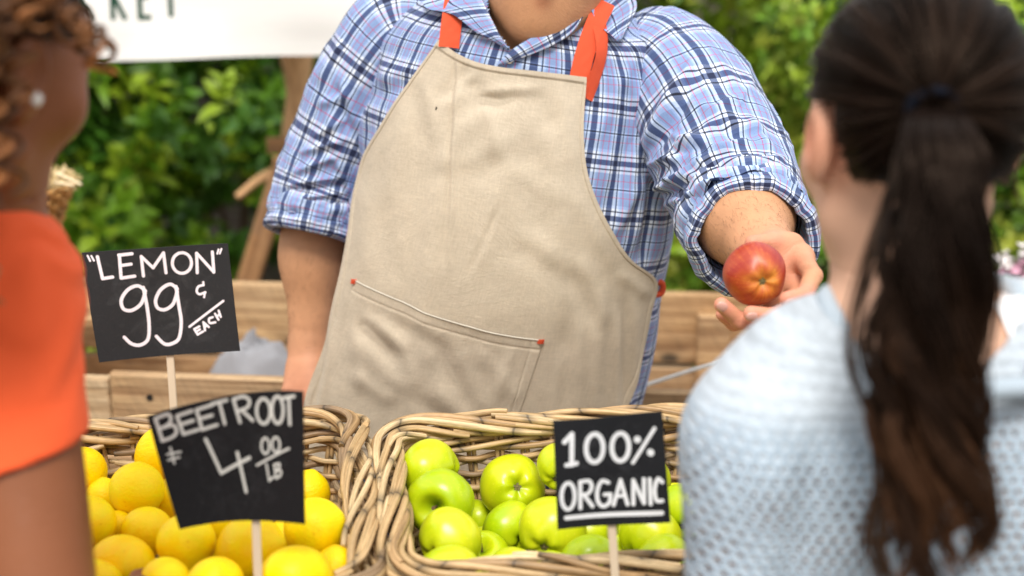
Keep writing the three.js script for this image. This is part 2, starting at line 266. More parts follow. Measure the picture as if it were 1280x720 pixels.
{ // pale tree trunk and leaning trestle under the banner
  const t = thing('tree', 'pale tan tree trunk rising behind the banner beside the plaid sleeve', 'tree');
  const a = P(380, 75, 3.95), b = P(381, 150, 3.95), c = P(371, 300, 3.95), z = c.z;
  const bark = dataTex(256, 256, (u, v) => { const k = 0.5 + 0.6 * tn(u, v, 12, 4); return [mix(0.66, 0.92, k), mix(0.50, 0.74, k), mix(0.34, 0.54, k)]; }); bark.repeat.set(2, 2);
  const bm = std({ map: bark, roughness: 0.85 });
  part('trunk', rod(spline([V(c.x + 0.04, 0, z), V(c.x, 0.6, z), V(b.x, b.y, z), V(a.x, a.y + 0.1, z - 0.02), V(a.x + 0.06, 2.2, z - 0.1), V(a.x - 0.05, 3.0, z - 0.2)]).getPoints(30), (s) => 0.05 * (1 - 0.1 * s) + 0.012 * Math.sin(s * 23) , 12), bm, t);
  part('limb', rod(spline([V(b.x, b.y - 0.12, z), V(b.x - 0.10, b.y - 0.14, z + 0.05), V(b.x - 0.17, b.y - 0.19, z + 0.1)]).getPoints(8), (s) => 0.018 * (1 - 0.4 * s), 8), bm, t);
  part('limb', rod(spline([V(a.x - 0.05, 2.7, z - 0.1), V(a.x - 0.5, 3.2, z), V(a.x - 0.9, 3.5, z + 0.3)]).getPoints(8), (s) => 0.04 * (1 - 0.6 * s), 8), bm, t);
  part('limb', rod(spline([V(a.x - 0.05, 2.9, z - 0.1), V(a.x + 0.4, 3.4, z - 0.2), V(a.x + 0.7, 3.7, z - 0.5)]).getPoints(8), (s) => 0.04 * (1 - 0.6 * s), 8), bm, t);
  const im = new THREE.InstancedMesh(sprigs[0], leafMat, 600), r = rng(77), m = new THREE.Matrix4(), q = new THREE.Quaternion(), col = new THREE.Color();  // crown is out of view, spread wide to shade the hedge below
  for (let i = 0; i < 600; i++) { let d; do { d = V(r() * 2 - 1, r() * 2 - 1, r() * 2 - 1); } while (d.length() > 1); q.setFromEuler(new THREE.Euler(r() * 3, r() * 6, r() * 3)); m.compose(V(a.x - 0.35 + d.x * 1.7, 3.35 + d.y * 0.8, z - 0.45 + d.z * 1.25), q, V(1.7, 1.7, 1.7)); im.setMatrixAt(i, m); col.setRGB(...G1[i % 4]); im.setColorAt(i, col); }
  im.name = 'crown'; im.userData.kind = 'stuff'; im.castShadow = im.receiveShadow = true; t.add(im);

  const s = thing('wooden_trestle', 'leaning wooden trestle with cross bars in front of the tree trunk', 'trestle');
  const bar = (p0, p1, w, m) => { const L = p0.distanceTo(p1), o = part('bar', plank(L, w, w * 0.5, 0.004), m, s); o.position.copy(p0).add(p1).multiplyScalar(0.5); o.quaternion.setFromUnitVectors(V(1, 0, 0), p1.clone().sub(p0).normalize()); };
  const tan = std({ map: woodMats[1].map, color: lin(0.62, 0.52, 0.44), roughness: 0.85 });
  bar(P(356, 205, 3.7), P(300, 385, 3.75), 0.06, tan); bar(P(356, 205, 3.72), P(420, 400, 3.75), 0.05, tan); bar(P(342, 205, 3.65), P(400, 200, 3.65), 0.04, tan); bar(P(334, 182, 3.8), P(400, 180, 3.8), 0.045, tan);
  bar(P(300, 385, 3.75), V(P(300, 385, 3.75).x - 0.14, 0.01, P(300, 385, 3.75).z), 0.07, tan); bar(P(420, 400, 3.75), V(P(420, 400, 3.75).x + 0.12, 0.01, P(420, 400, 3.75).z), 0.06, tan);

}
{ // banner
  const W = 1.62, Hh = 0.62, b = thing('market_banner', 'white cloth banner with dark green lettering hung behind the stall', 'banner');
  const cv = document.createElement('canvas'); cv.width = 1620; cv.height = 620; const c = cv.getContext('2d');
  c.fillStyle = '#f3f1ec'; c.fillRect(0, 0, 1620, 620);
  const r = rng(9); for (let i = 0; i < 2600; i++) { c.fillStyle = `rgba(${150 + 60 * r()},${150 + 60 * r()},${140 + 60 * r()},0.05)`; const w = 20 + 160 * r(); c.fillRect(r() * 1620, r() * 620, w, 1 + 2 * r()); }
  // letters as strokes; z = distance of the banner
  const p0 = PZ(120, 72, -3.55), z = -3.55, right = 0.36 + 0.0; const x0 = PZ(120, 72, z).x - 0.86, y0 = PZ(120, 73, z).y;
  const X = (px) => (PZ(px, 20, z).x - x0) / W * 1620, Y = (py) => 620 - (PZ(150, py, z).y - y0) / Hh * 620;
  c.strokeStyle = '#14402f'; c.lineWidth = 13; c.lineCap = 'butt';
  const line = (...q) => { c.beginPath(); q.forEach(([x, y], i) => (i ? c.lineTo(X(x), Y(y)) : c.moveTo(X(x), Y(y)))); c.stroke(); };
  line([143, 22], [143, -32]); line([143, -2], [158, -32]); line([146, -6], [158, 22]);
  line([189, 20], [176, 20], [176, -32], [189, -32]); line([176, -6], [187, -6]);
  line([213, 21], [213, -32]); line([202, -32], [224, -32]);
  line([101, 22], [101, -32], [113, -28], [115, -14], [101, -6], [116, 22]); line([62, 22], [74, -32], [86, 22]); line([66, 2], [82, 2]); line([20, 22], [20, -32], [34, 0], [48, -32], [48, 22]);
  const map = new THREE.CanvasTexture(cv); wrapTex(map); map.wrapS = map.wrapT = THREE.ClampToEdgeWrapping;
  part('cloth', surf(80, 40, (u, v) => { const x = x0 + W * u; return [x, y0 + 0.006 * Math.sin(u * 9) + v * Hh, z + 0.012 * Math.sin(u * 14 + v * 3) * (1 - v * 0.6) + 0.006 * noise(u * 9, v * 5), u, v]; }), std({ map, roughness: 0.9, side: THREE.DoubleSide }), b);
  for (const x of [x0 + 0.02, x0 + W - 0.02]) part('pole', rod([V(x, 0, z - 0.05), V(x, 1.2, z - 0.05), V(x, y0 + Hh + 0.1, z - 0.05)], 0.018, 10), barkMat, b);
  part('hanging_rail', rod([V(x0 - 0.1, y0 + Hh, z - 0.01), V(x0 + W + 0.1, y0 + Hh, z - 0.01)], 0.014, 10), barkMat, b);
}
{ // long wooden bin behind the stallholder
  const b = thing('wooden_bin', 'long open bin of rough sawn boards behind the stallholder', 'bin');
  const HT = 0.9, A = PY(100, 348, HT), B = PY(880, 366, HT), yaw = Math.atan2(-(B.z - A.z), B.x - A.x); b.position.set((A.x + B.x) / 2, 0, (A.z + B.z) / 2); b.rotation.y = yaw;
  const bd = (x0, x1, y0, y1, z, m, i, rz = 0) => { const o = part('board', plank(x1 - x0, y1 - y0, 0.024, 0.003, i * 0.37, i * 0.11), woodMats[m], b); o.position.set((x0 + x1) / 2, (y0 + y1) / 2, z); o.rotation.z = rz; return o; };
  bd(-1.7, -0.72, 0.74, 0.902, 0, 2, 1); bd(-0.716, 0.46, 0.738, 0.9, 0, 0, 2); bd(0.464, 1.7, 0.742, 0.9, 0.002, 1, 3);
  bd(-1.7, 0.1, 0.56, 0.725, 0.001, 1, 4); bd(0.104, 1.7, 0.565, 0.73, 0, 0, 5); bd(-1.7, 1.7, 0.38, 0.55, 0.001, 1, 6);
  const N = PY(260, 471, HT), zn = (N.z - b.position.z) * Math.cos(yaw) + (N.x - b.position.x) * Math.sin(yaw);
  const xj = (() => { const q = PY(135, 470, HT); return (q.x - b.position.x) * Math.cos(yaw) - (q.z - b.position.z) * Math.sin(yaw); })();
  bd(-1.7, xj - 0.002, 0.76, 0.893, zn - 0.004, 2, 7); bd(xj + 0.002, 0.3, 0.765, 0.902, zn, 0, 8, -0.006); bd(0.304, 1.7, 0.765, 0.9, zn, 1, 9);
  bd(-1.7, -0.3, 0.6, 0.75, zn, 1, 10); bd(-0.296, 1.7, 0.6, 0.752, zn, 0, 11); bd(-1.7, 1.7, 0.43, 0.58, zn, 2, 12);
  for (const x of [-1.69, -0.80, 0, 0.72, 1.69]) for (const [z, s] of [[0.03, 1], [zn - 0.03, 1]]) { const o = part('post', plank(0.07, 0.86, 0.034, 0.003, x, 0.1).rotateZ(0), woodMats[1], b); o.position.set(x, 0.43, z); }
  for (const x of [-1.72, 1.72]) for (const y of [0.5, 0.66, 0.82]) { const o = part('board', plank(zn, 0.15, 0.024, 0.003, y, x), woodMats[2], b); o.rotation.y = Math.PI / 2; o.position.set(x, y, zn / 2); }
  for (let i = 0; i < 5; i++) { const o = part('floor_board', plank(3.4, 0.016, zn / 5 - 0.012, 0.002, i * 0.3, i * 0.1), woodMats[i % 3], b); o.position.set(0, 0.45, zn * (i + 0.5) / 5); }
  const hole = PZ(188, 496, N.z); part('nail', new THREE.CylinderGeometry(0.006, 0.006, 0.006, 10).rotateX(Math.PI / 2), std({ color: 0x16110c, roughness: 0.8 }), b).position.set((hole.x - b.position.x) * Math.cos(yaw) - (hole.z - b.position.z) * Math.sin(yaw), hole.y, zn + 0.011);  // dark disc stands in for the shaded hollow of a nail hole
  // grey cloth lying in the bin
  const c = P(322, 462, 2.80); const cl = part('grey_sack', surf(50, 40, (u, v) => { const a = u * Math.PI * 2, q = v * Math.PI * 0.5, k = 1 + 0.18 * fbm(Math.cos(a) * 2, Math.sin(a) * 2, v * 3, 3); return [0.17 * Math.cos(a) * Math.cos(q) * k, 0.385 * Math.sin(q) * (1 + 0.15 * fbm(u * 8, v * 4, 2)), 0.13 * Math.sin(a) * Math.cos(q) * k]; }, { closed: true }), std({ color: lin(0.27, 0.27, 0.285), roughness: 0.9 }), scene); cl.name = 'grey_sack'; cl.position.set(c.x, 0.46, c.z); cl.rotation.y = 0.2; tag(cl, 'crumpled grey cloth sack lying inside the wooden bin', 'sack');
  // white cable
  const q0 = P(780, 492, 2.33), q1 = P(830, 474, 2.34), q2 = P(905, 452, 2.36), q3 = P(990, 440, 2.4); const w = part('white_cable', rod(spline([V(q0.x - 0.3, q0.y - 0.2, q0.z - 0.12), q0, q1, q2, q3, V(q3.x + 0.2, q3.y - 0.25, q3.z - 0.02)]).getPoints(40), 0.0036, 7), std({ color: 0xd9d4cc, roughness: 0.5 }), scene); tag(w, 'thin white cable slung along the front of the wooden bin', 'cable');
}
{ // flowering shrub beside the right shopper
  const g = thing('flower_shrub', 'white and pink flowering shrub beyond the right shoulder of the ponytailed shopper', 'flowers'), c = P(1268, 385, 3.0); g.position.set(c.x, 0, c.z);
  const r = rng(31); const stems = []; for (let i = 0; i < 8; i++) stems.push(rod(spline([V(0, 0, 0), V(0.05 * (r() - 0.5), 0.5, 0.05 * (r() - 0.5)), V(0.3 * (r() - 0.5), c.y - 0.05, 0.2 * (r() - 0.5))]).getPoints(8), 0.005, 5)); part('stem', mergeGeometries(stems), barkMat, g);
  const leaves = new THREE.InstancedMesh(sprigs[1], leafMat, 120), pet = surf(4, 4, (u, v) => { const a = (u - 0.5) * 2, w = Math.sqrt(Math.max(0.02, 1 - Math.pow(v * 2 - 1, 2))); return [0.007 * a * w, 0.004 * v * v, 0.014 * v]; });
  const fl = []; for (let i = 0; i < 5; i++) fl.push(pet.clone().rotateX(-0.3).rotateY(i * 1.2566)); const flower = mergeGeometries(fl);
  const im = new THREE.InstancedMesh(flower, std({ color: 0xffffff, roughness: 0.7, side: THREE.DoubleSide }), 420), m = new THREE.Matrix4(), q = new THREE.Quaternion(), col = new THREE.Color();
  for (let i = 0; i < 420; i++) { const h = i % 5, a = r() * 6.28, b = Math.acos(r() * 1.4 - 0.4), cx = [0, -0.09, 0.1, 0.03, 0.16][h], cy = [0, -0.05, 0.02, 0.06, -0.06][h], cz = [0.05, 0, 0.02, -0.05, 0.05][h], n = V(Math.sin(b) * Math.cos(a), Math.cos(b), Math.sin(b) * Math.sin(a)); q.setFromUnitVectors(V(0, 1, 0), n.clone().add(V(r() - 0.5, r() - 0.5, r() - 0.5)).normalize()); m.compose(n.clone().multiplyScalar(0.03 + 0.05 * r()).add(V(cx, c.y + cy, cz)), q, V(1, 1, 1)); im.setMatrixAt(i, m); col.setRGB(...(r() < 0.6 ? [0.78, 0.74, 0.72] : [0.62, 0.35, 0.45])); im.setColorAt(i, col); }
  im.name = 'flower_heads'; im.userData.kind = 'stuff'; g.add(im);
  for (let i = 0; i < 120; i++) { q.setFromEuler(new THREE.Euler(r(), r() * 6, r())); m.compose(V((r() - 0.5) * 0.5, c.y - 0.08 - 0.5 * r(), (r() - 0.5) * 0.4), q, V(0.9, 0.9, 0.9)); leaves.setMatrixAt(i, m); col.setRGB(...G1[i % 4]); leaves.setColorAt(i, col); } leaves.name = 'leaves'; leaves.userData.kind = 'stuff'; g.add(leaves); shade(g);
}
// ---------------------------------------------------------------- stall table, wicker baskets, fruit, price signs
{
  const t = thing('stall_table', 'wooden plank table carrying the two wicker baskets', 'table'); t.position.set(-0.1, 0, -1.48);
  for (let i = 0; i < 5; i++) { const o = part('board', plank(2.0, 0.028, 0.112, 0.003, i * 0.3, i * 0.07), woodMats[i % 3], t); o.position.set(0, 0.806 + 0.001 * (i % 2), -0.24 + i * 0.118); }
  for (const x of [-0.92, 0.92]) for (const z of [-0.24, 0.24]) part('leg', plank(0.07, 0.79, 0.07, 0.004, x, z), woodMats[1], t).position.set(x, 0.395, z);
  for (const z of [-0.24, 0.24]) part('rail', plank(1.75, 0.08, 0.03, 0.003), woodMats[0], t).position.set(0, 0.73, z);
  for (const x of [-0.92, 0.92]) { const o = part('rail', plank(0.4, 0.08, 0.03, 0.003), woodMats[0], t); o.rotation.y = Math.PI / 2; o.position.set(x, 0.73, 0); }
}
const caneMats = [[0.78, 0.66, 0.48], [0.71, 0.58, 0.41], [0.84, 0.74, 0.57], [0.61, 0.51, 0.39], [0.69, 0.61, 0.50]].map((c, k) => {
  const nodes = []; const r = rng(60 + k); for (let i = 0; i < 7; i++) nodes.push((i + 0.2 + 0.6 * r()) / 7);
  const f = (u, v) => { let n = 0; for (const q of nodes) n = Math.max(n, Math.exp(-Math.pow((u - q + 0.004 * Math.sin(v * 6.28 + q * 40)) / 0.0028, 2)), 0.45 * Math.exp(-Math.pow((u - q) / 0.012, 2))); return [n, 0.5 + 0.32 * tn(u, v, 9, 3, k) + 0.28 * noise(u * 14, v * 22, k * 5) * 1.0 + 0.12 * noise(u * 120, v * 16, 2 + k)]; };
  const map = dataTex(512, 64, (u, v) => { const [n, s] = f(u, v), m = mix(0.72, 1.14, clamp(s)) * (1 - 0.55 * n); return [c[0] * m, c[1] * m * mix(0.97, 1, s), c[2] * m * mix(0.9, 1.02, s)]; });
  const bump = dataTex(256, 32, (u, v) => { const [n, s] = f(u, v); const q = 0.5 + 0.4 * n + 0.25 * (s - 0.5); return [q, q, q]; }, false);
  map.repeat.set(1.25, 1); bump.repeat.set(1.25, 1); return std({ map, bumpMap: bump, bumpScale: 0.0009, roughness: 0.52 });
});
function wicker(name, label, M, W, D, Hb, flare, seed) {
  const g = thing(name, label, 'basket', 'wicker fruit baskets'); g.applyMatrix4(M);
  const r = rng(seed), rc = 0.05;
  const ring = (h) => { const a = W / 2 - flare * (1 - h), b = D / 2 - flare * (1 - h); const L = 4 * (a + b - 2 * rc) + 2 * Math.PI * rc; return { a, b, L }; };
  const at = (s, h, off, dy = 0) => { // s: metres round the rim, counter-clockwise from the back left corner
    const { a, b, L } = ring(h), L1 = ring(1).L; let q = ((s / L1) % 1 + 1) % 1 * L; const X = 2 * (a - rc), Z = 2 * (b - rc), C = Math.PI * rc / 2; let x, z, nx, nz;
    const seg = [[X, (t) => [-a + rc + t, -b, 0, -1]], [C, (t) => { const e = t / rc; return [a - rc + rc * Math.sin(e), -b + rc - rc * Math.cos(e), Math.sin(e), -Math.cos(e)]; }], [Z, (t) => [a, -b + rc + t, 1, 0]], [C, (t) => { const e = t / rc; return [a - rc + rc * Math.cos(e), b - rc + rc * Math.sin(e), Math.cos(e), Math.sin(e)]; }], [X, (t) => [a - rc - t, b, 0, 1]], [C, (t) => { const e = t / rc; return [-a + rc - rc * Math.sin(e), b - rc + rc * Math.cos(e), -Math.sin(e), Math.cos(e)]; }], [Z, (t) => [-a, b - rc - t, -1, 0]], [C, (t) => { const e = t / rc; return [-a + rc - rc * Math.cos(e), -b + rc - rc * Math.sin(e), -Math.cos(e), -Math.sin(e)]; }]];
    for (const [l, f] of seg) { if (q <= l) { [x, z, nx, nz] = f(q); break; } q -= l; } if (x === undefined) { x = -a; z = -b + rc; nx = -1; nz = 0; }
    return V(x + nx * off, h * Hb + dy, z + nz * off);
  };
  const L = ring(1).L, NS = Math.round(L / 0.036 / 2) * 2, sp = L / NS, pick = () => caneMats[Math.floor(r() * r() * 5)];
  for (let i = 0; i < NS; i++) { // upright stakes, in pairs
    const s = (i + 0.5) * sp, tw = (r() - 0.5) * 0.01;
    for (const e of [-0.0034, 0.0034]) part('stake', rod([0, 0.25, 0.5, 0.75, 0.98].map((h) => at(s + e + tw * h, h, 0.001 * (r() - 0.5))), 0.0031, 6, r()), pick(), g);
  }
  const rows = Math.floor((Hb - 0.03) / 0.0098);
  for (let j = 0; j < rows; j++) { // weavers in front of one stake and behind the next
    const h = (0.006 + j * 0.0098) / Hb; let s = r() * 0.4; const end = s + L;
    while (s < end) {
      const len = Math.min(0.3 + 0.35 * r(), end - s + 0.02), n = Math.ceil(len / 0.0065), pts = [], wob = r() * 9, rad = 0.0041 + 0.0012 * r(), lift = (r() - 0.5) * 0.002;
      for (let i = 0; i <= n; i++) { const q = s + len * i / n; pts.push(at(q, h, 0.0062 * Math.cos(Math.PI * (q / sp - 0.5) + Math.PI * j) + 0.0016 * noise(q * 14, wob, j), lift + 0.0022 * noise(q * 9, j * 3.3, wob))); }
      part('weaver', rod(pts, (t) => rad * (0.86 + 0.14 * Math.sin(Math.PI * Math.min(1, t * 6)) ) * (1 + 0.06 * Math.sin(t * 17 + wob)), 7, r()), pick(), g);
      s += len - 0.012;
    }
  }
  // the border: rods wound round each other along the rim, in two ropes
  const rope = (h, R, n, lam, dy, dir, rad0, off0) => {
    for (let k = 0; k < n; k++) {
      let s = r() * 0.35; const end = s + L;
      while (s < end) {
        const len = Math.min(0.26 + 0.3 * r(), end - s + 0.03), m = Math.ceil(len / 0.006), pts = [], rad = rad0 * (0.9 + 0.35 * r()), ph = (r() - 0.5) * 0.5, out = r() < 0.35 ? 0.006 : 0;
        for (let i = 0; i <= m; i++) { const q = s + len * i / m, t = i / m, f = dir * 6.2832 * q / lam + k * 6.2832 / n + ph * t + 0.35 * noise(q * 8, k, h * 5), RR = R * (1 + 0.22 * noise(q * 6, k * 7, 3)) + out * sstep(0.8, 1, t); pts.push(at(q, h, off0 + RR * Math.cos(f) * 1.15, dy + RR * Math.sin(f) * 0.8)); }
        part('border_rod', rod(pts, (t) => rad * (0.8 + 0.2 * Math.min(1, Math.min(t, 1 - t) * 9)), 8, r()), pick(), g);
        s += len - 0.02;
      }
    }
  };
  rope(1, 0.0135, 9, 0.40, 0.0, 1, 0.0041, 0.002);
  rope(0.87, 0.009, 4, 0.3, 0.0, -1, 0.0042, 0);
  for (let i = 0; i < 9; i++) { const x = -W / 2 + flare + 0.02 + (W - 2 * flare - 0.04) * i / 8; part('base_slat', rod([V(x, 0.004, -D / 2 + flare), V(x, 0.004, D / 2 - flare)], 0.006, 6, i), caneMats[i % 4], g); }
  part('base_panel', plank(W - 2 * flare, 0.006, D - 2 * flare, 0.001), darkWood, g).position.set(0, -0.005, 0);
  return g;
}
function basketMatrix(backLeft, frontLeft, side, W, D, Hb, yawFix) { // from two rim corners on the seen side
  const dir = frontLeft.clone().sub(backLeft).normalize(), x = V(Math.cos(yawFix), 0, -Math.sin(yawFix)); x.addScaledVector(dir, -x.dot(dir)).normalize(); const y = dir.clone().cross(x).normalize();
  const c = backLeft.clone().add(frontLeft).multiplyScalar(0.5).addScaledVector(x, side * W / 2).addScaledVector(y, -Hb);
  return new THREE.Matrix4().makeBasis(x, y, dir).setPosition(c);
}
const RB = { bl: PY(484, 536, 1.05), fl: PY(500, 722, 1.022) }, LB = { bl: PY(438, 520, 1.05), fl: PY(462, 735, 1.02) };
const RW = 0.44, RD = RB.bl.distanceTo(RB.fl), LW = 0.46, LD = LB.bl.distanceTo(LB.fl), HB = 0.185;
const RM = basketMatrix(RB.bl, RB.fl, 1, RW, RD, HB, 0.16), LM = basketMatrix(LB.bl, LB.fl, -1, LW, LD, HB, 0.075);
wicker('wicker_basket', 'wicker basket full of green apples', RM, RW, RD, HB, 0.03, 201);
wicker('wicker_basket', 'wicker basket full of yellow lemons', LM, LW, LD, HB, 0.03, 202);

// ---- fruit
const appleMats = [[0.73, 0.78, 0.06], [0.68, 0.76, 0.05], [0.77, 0.80, 0.10]].map((c, k) => {
  const dots = []; const r = rng(300 + k); for (let i = 0; i < 240; i++) dots.push([r(), 0.12 + 0.76 * r(), 0.002 + 0.0025 * r()]);
  const grid = new Map(); dots.forEach((d) => { const q = Math.floor(d[0] * 24) + ',' + Math.floor(d[1] * 24); (grid.get(q) || grid.set(q, []).get(q)).push(d); });
  const map = dataTex(512, 256, (u, v) => {
    const a = tn(u, v, 5, 3, k), b = tn(u, v, 26, 2, 4 + k), pole = Math.max(Math.exp(-Math.pow(v / 0.05, 2)), Math.exp(-Math.pow((1 - v) / 0.05, 2)));
    let dot = 0; for (let i = -1; i < 2; i++) for (let j = -1; j < 2; j++) for (const d of grid.get(Math.floor(u * 24) + i + ',' + (Math.floor(v * 24) + j)) || []) { const q = Math.hypot((u - d[0]) * 1.7, v - d[1]) / d[2]; dot = Math.max(dot, Math.exp(-q * q)); }
    const y = 0.10 * a; return [c[0] + y + 0.03 * b + 0.16 * dot - 0.30 * pole, c[1] + 0.05 * a + 0.02 * b + 0.10 * dot - 0.26 * pole, c[2] + 0.05 * a + 0.25 * dot + 0.02 * pole];
  });
  return phys({ map, roughness: 0.3, specularIntensity: 0.8, clearcoat: 0.12, clearcoatRoughness: 0.2 });
});
function appleGeo(seed, tall = 0.9) {
  const r = rng(seed), l1 = r() * 6, l2 = r() * 6;
  return surf(56, 44, (u, v) => { const th = u * Math.PI * 2, ph = v * Math.PI, c = Math.cos(ph), s = Math.sin(ph); // v = 0 is the stem end
    let R = s * (1 + 0.07 * c - 0.02 * c * c), y = tall * c - 0.52 * Math.exp(-Math.pow(ph / 0.33, 2)) + 0.27 * Math.exp(-Math.pow((Math.PI - ph) / 0.32, 2));
    const lobe = Math.cos(5 * th + l1); R *= 1 + 0.014 * lobe * (1 - c) + 0.02 * Math.cos(2 * th + l2) + 0.012 * Math.cos(3 * th); y += 0.035 * lobe * sstep(1.9, 2.6, ph) * sstep(3.14, 2.75, ph) + 0.02 * Math.cos(th + l2) * s;
    return [R * Math.cos(th), y, -R * Math.sin(th), u, v]; }, { closed: true });
}
const appleGeos = [appleGeo(1), appleGeo(2, 0.86), appleGeo(3, 0.94)];
const stemGeo = rod(spline([V(0, 0.34, 0), V(0.02, 0.55, 0.01), V(0.07, 0.76, 0.02)]).getPoints(8), (t) => 0.035 + 0.03 * t * t, 6), stemMat = std({ color: lin(0.12, 0.07, 0.03), roughness: 0.8 });
const calyxGeo = (() => { const gs = []; for (let i = 0; i < 5; i++) gs.push(leafGeo(0.16, 0.075, 0.9).rotateX(-0.7).rotateY(i * 1.2566 + 0.2)); gs.push(new THREE.SphereGeometry(0.05, 8, 6)); const m = mergeGeometries(gs.map((q) => q.toNonIndexed())); return m.rotateX(Math.PI); })(), calyxMat = std({ color: lin(0.16, 0.13, 0.05), roughness: 0.9, side: THREE.DoubleSide });
const lemonMats = [[1.0, 0.86, 0.0], [1.0, 0.84, 0.0], [1.0, 0.88, 0.03]].map((c, k) => {
  const map = dataTex(256, 128, (u, v) => { const a = tn(u, v, 5, 3, 7 + k), b = tn(u, v, 30, 2, k), e = Math.exp(-Math.pow((1 - v) / 0.06, 2)), sp = tn(u, v, 40, 1, 21 + k) > 0.44 ? 0.05 : 0; return [c[0] - 0.03 * b - 0.05 * e - sp, c[1] + 0.07 * a + 0.02 * b - 0.02 * e - sp * 1.5, c[2] + 0.05 * a]; });
  const bump = dataTex(512, 256, (u, v) => { const q = 0.5 + 0.5 * tn(u, v, 95, 2, k) + 0.15 * tn(u, v, 20, 2, 3); return [q, q, q]; }, false);
  return phys({ map, bumpMap: bump, bumpScale: 0.0007, roughness: 0.42, specularIntensity: 0.5 });
});
function lemonGeo(seed, len) { const r = rng(seed), l = r() * 6; return surf(44, 40, (u, v) => { const th = u * Math.PI * 2, ph = v * Math.PI, c = Math.cos(ph), s = Math.sin(ph); const R = s * (1 + 0.025 * Math.cos(2 * th + l) + 0.02 * fbm(Math.cos(th) * 1.5, Math.sin(th) * 1.5, v * 3 + seed, 2)); const y = len * c + 0.13 * Math.exp(-Math.pow(ph / 0.30, 2)) - 0.04 * Math.exp(-Math.pow((Math.PI - ph) / 0.2, 2)) * 1; return [R * Math.cos(th), y, -R * Math.sin(th), u, v]; }, { closed: true }); }
const lemonGeos = [lemonGeo(1, 1.05), lemonGeo(2, 1.0), lemonGeo(3, 1.14)];
const buttonGeo = new THREE.LatheGeometry([[0, 0.02], [0.05, 0.015], [0.075, -0.02], [0.08, -0.06]].map(([x, y]) => new THREE.Vector2(x, y)), 9).rotateX(Math.PI), buttonMat = std({ color: lin(0.38, 0.36, 0.16), roughness: 0.8 });
// visible fruit: [x, y, radius] in pixels of the photograph; depth from the heap in the basket, then pushed apart along the view ray
function heap(list, d0, slope, kind, inside) {
  const c = list.map(([x, y, rp, dd = 0, ax]) => { const d = d0 - (y - 560) / 160 * slope + dd; return { x, y, d, r: rp * d / FPX, rp, ax }; });
  for (let it = 0; it < 60; it++) for (let i = 0; i < c.length; i++) for (let j = i + 1; j < c.length; j++) { const A = c[i], B = c[j], a = P(A.x, A.y, A.d), b = P(B.x, B.y, B.d), gap = (A.r + B.r) * 0.955 - a.distanceTo(b); if (gap > 0) { const s = A.d < B.d ? -1 : 1; A.d += s * gap * (s > 0 ? 0.5 : 0.12); B.d -= s * gap * (s > 0 ? 0.12 : 0.5); A.r = A.rp * A.d / FPX; B.r = B.rp * B.d / FPX; } }
  return c.map((q) => ({ p: P(q.x, q.y, q.d), r: q.r, ax: q.ax }));
}
function fill(c, M, W, D, r0, n, seed) { // fruit underneath, seen only through the gaps
  const r = rng(seed), out = []; let tries = 0;
  while (out.length < n && tries++ < 4000) { const p = V((r() - 0.5) * (W - 0.13), 0.035 + r() * 0.075, (r() - 0.5) * (D - 0.13)).applyMatrix4(M); if ([...c, ...out].some((q) => q.p.distanceTo(p) < (q.r + r0) * 0.97)) continue; out.push({ p, r: r0 * (0.92 + 0.1 * r()) }); }
  return out;
}
const orient = (o, ax, spin) => { o.quaternion.setFromUnitVectors(V(0, 1, 0), ax.clone().normalize()); o.quaternion.multiply(new THREE.Quaternion().setFromAxisAngle(V(0, 1, 0), spin)); };
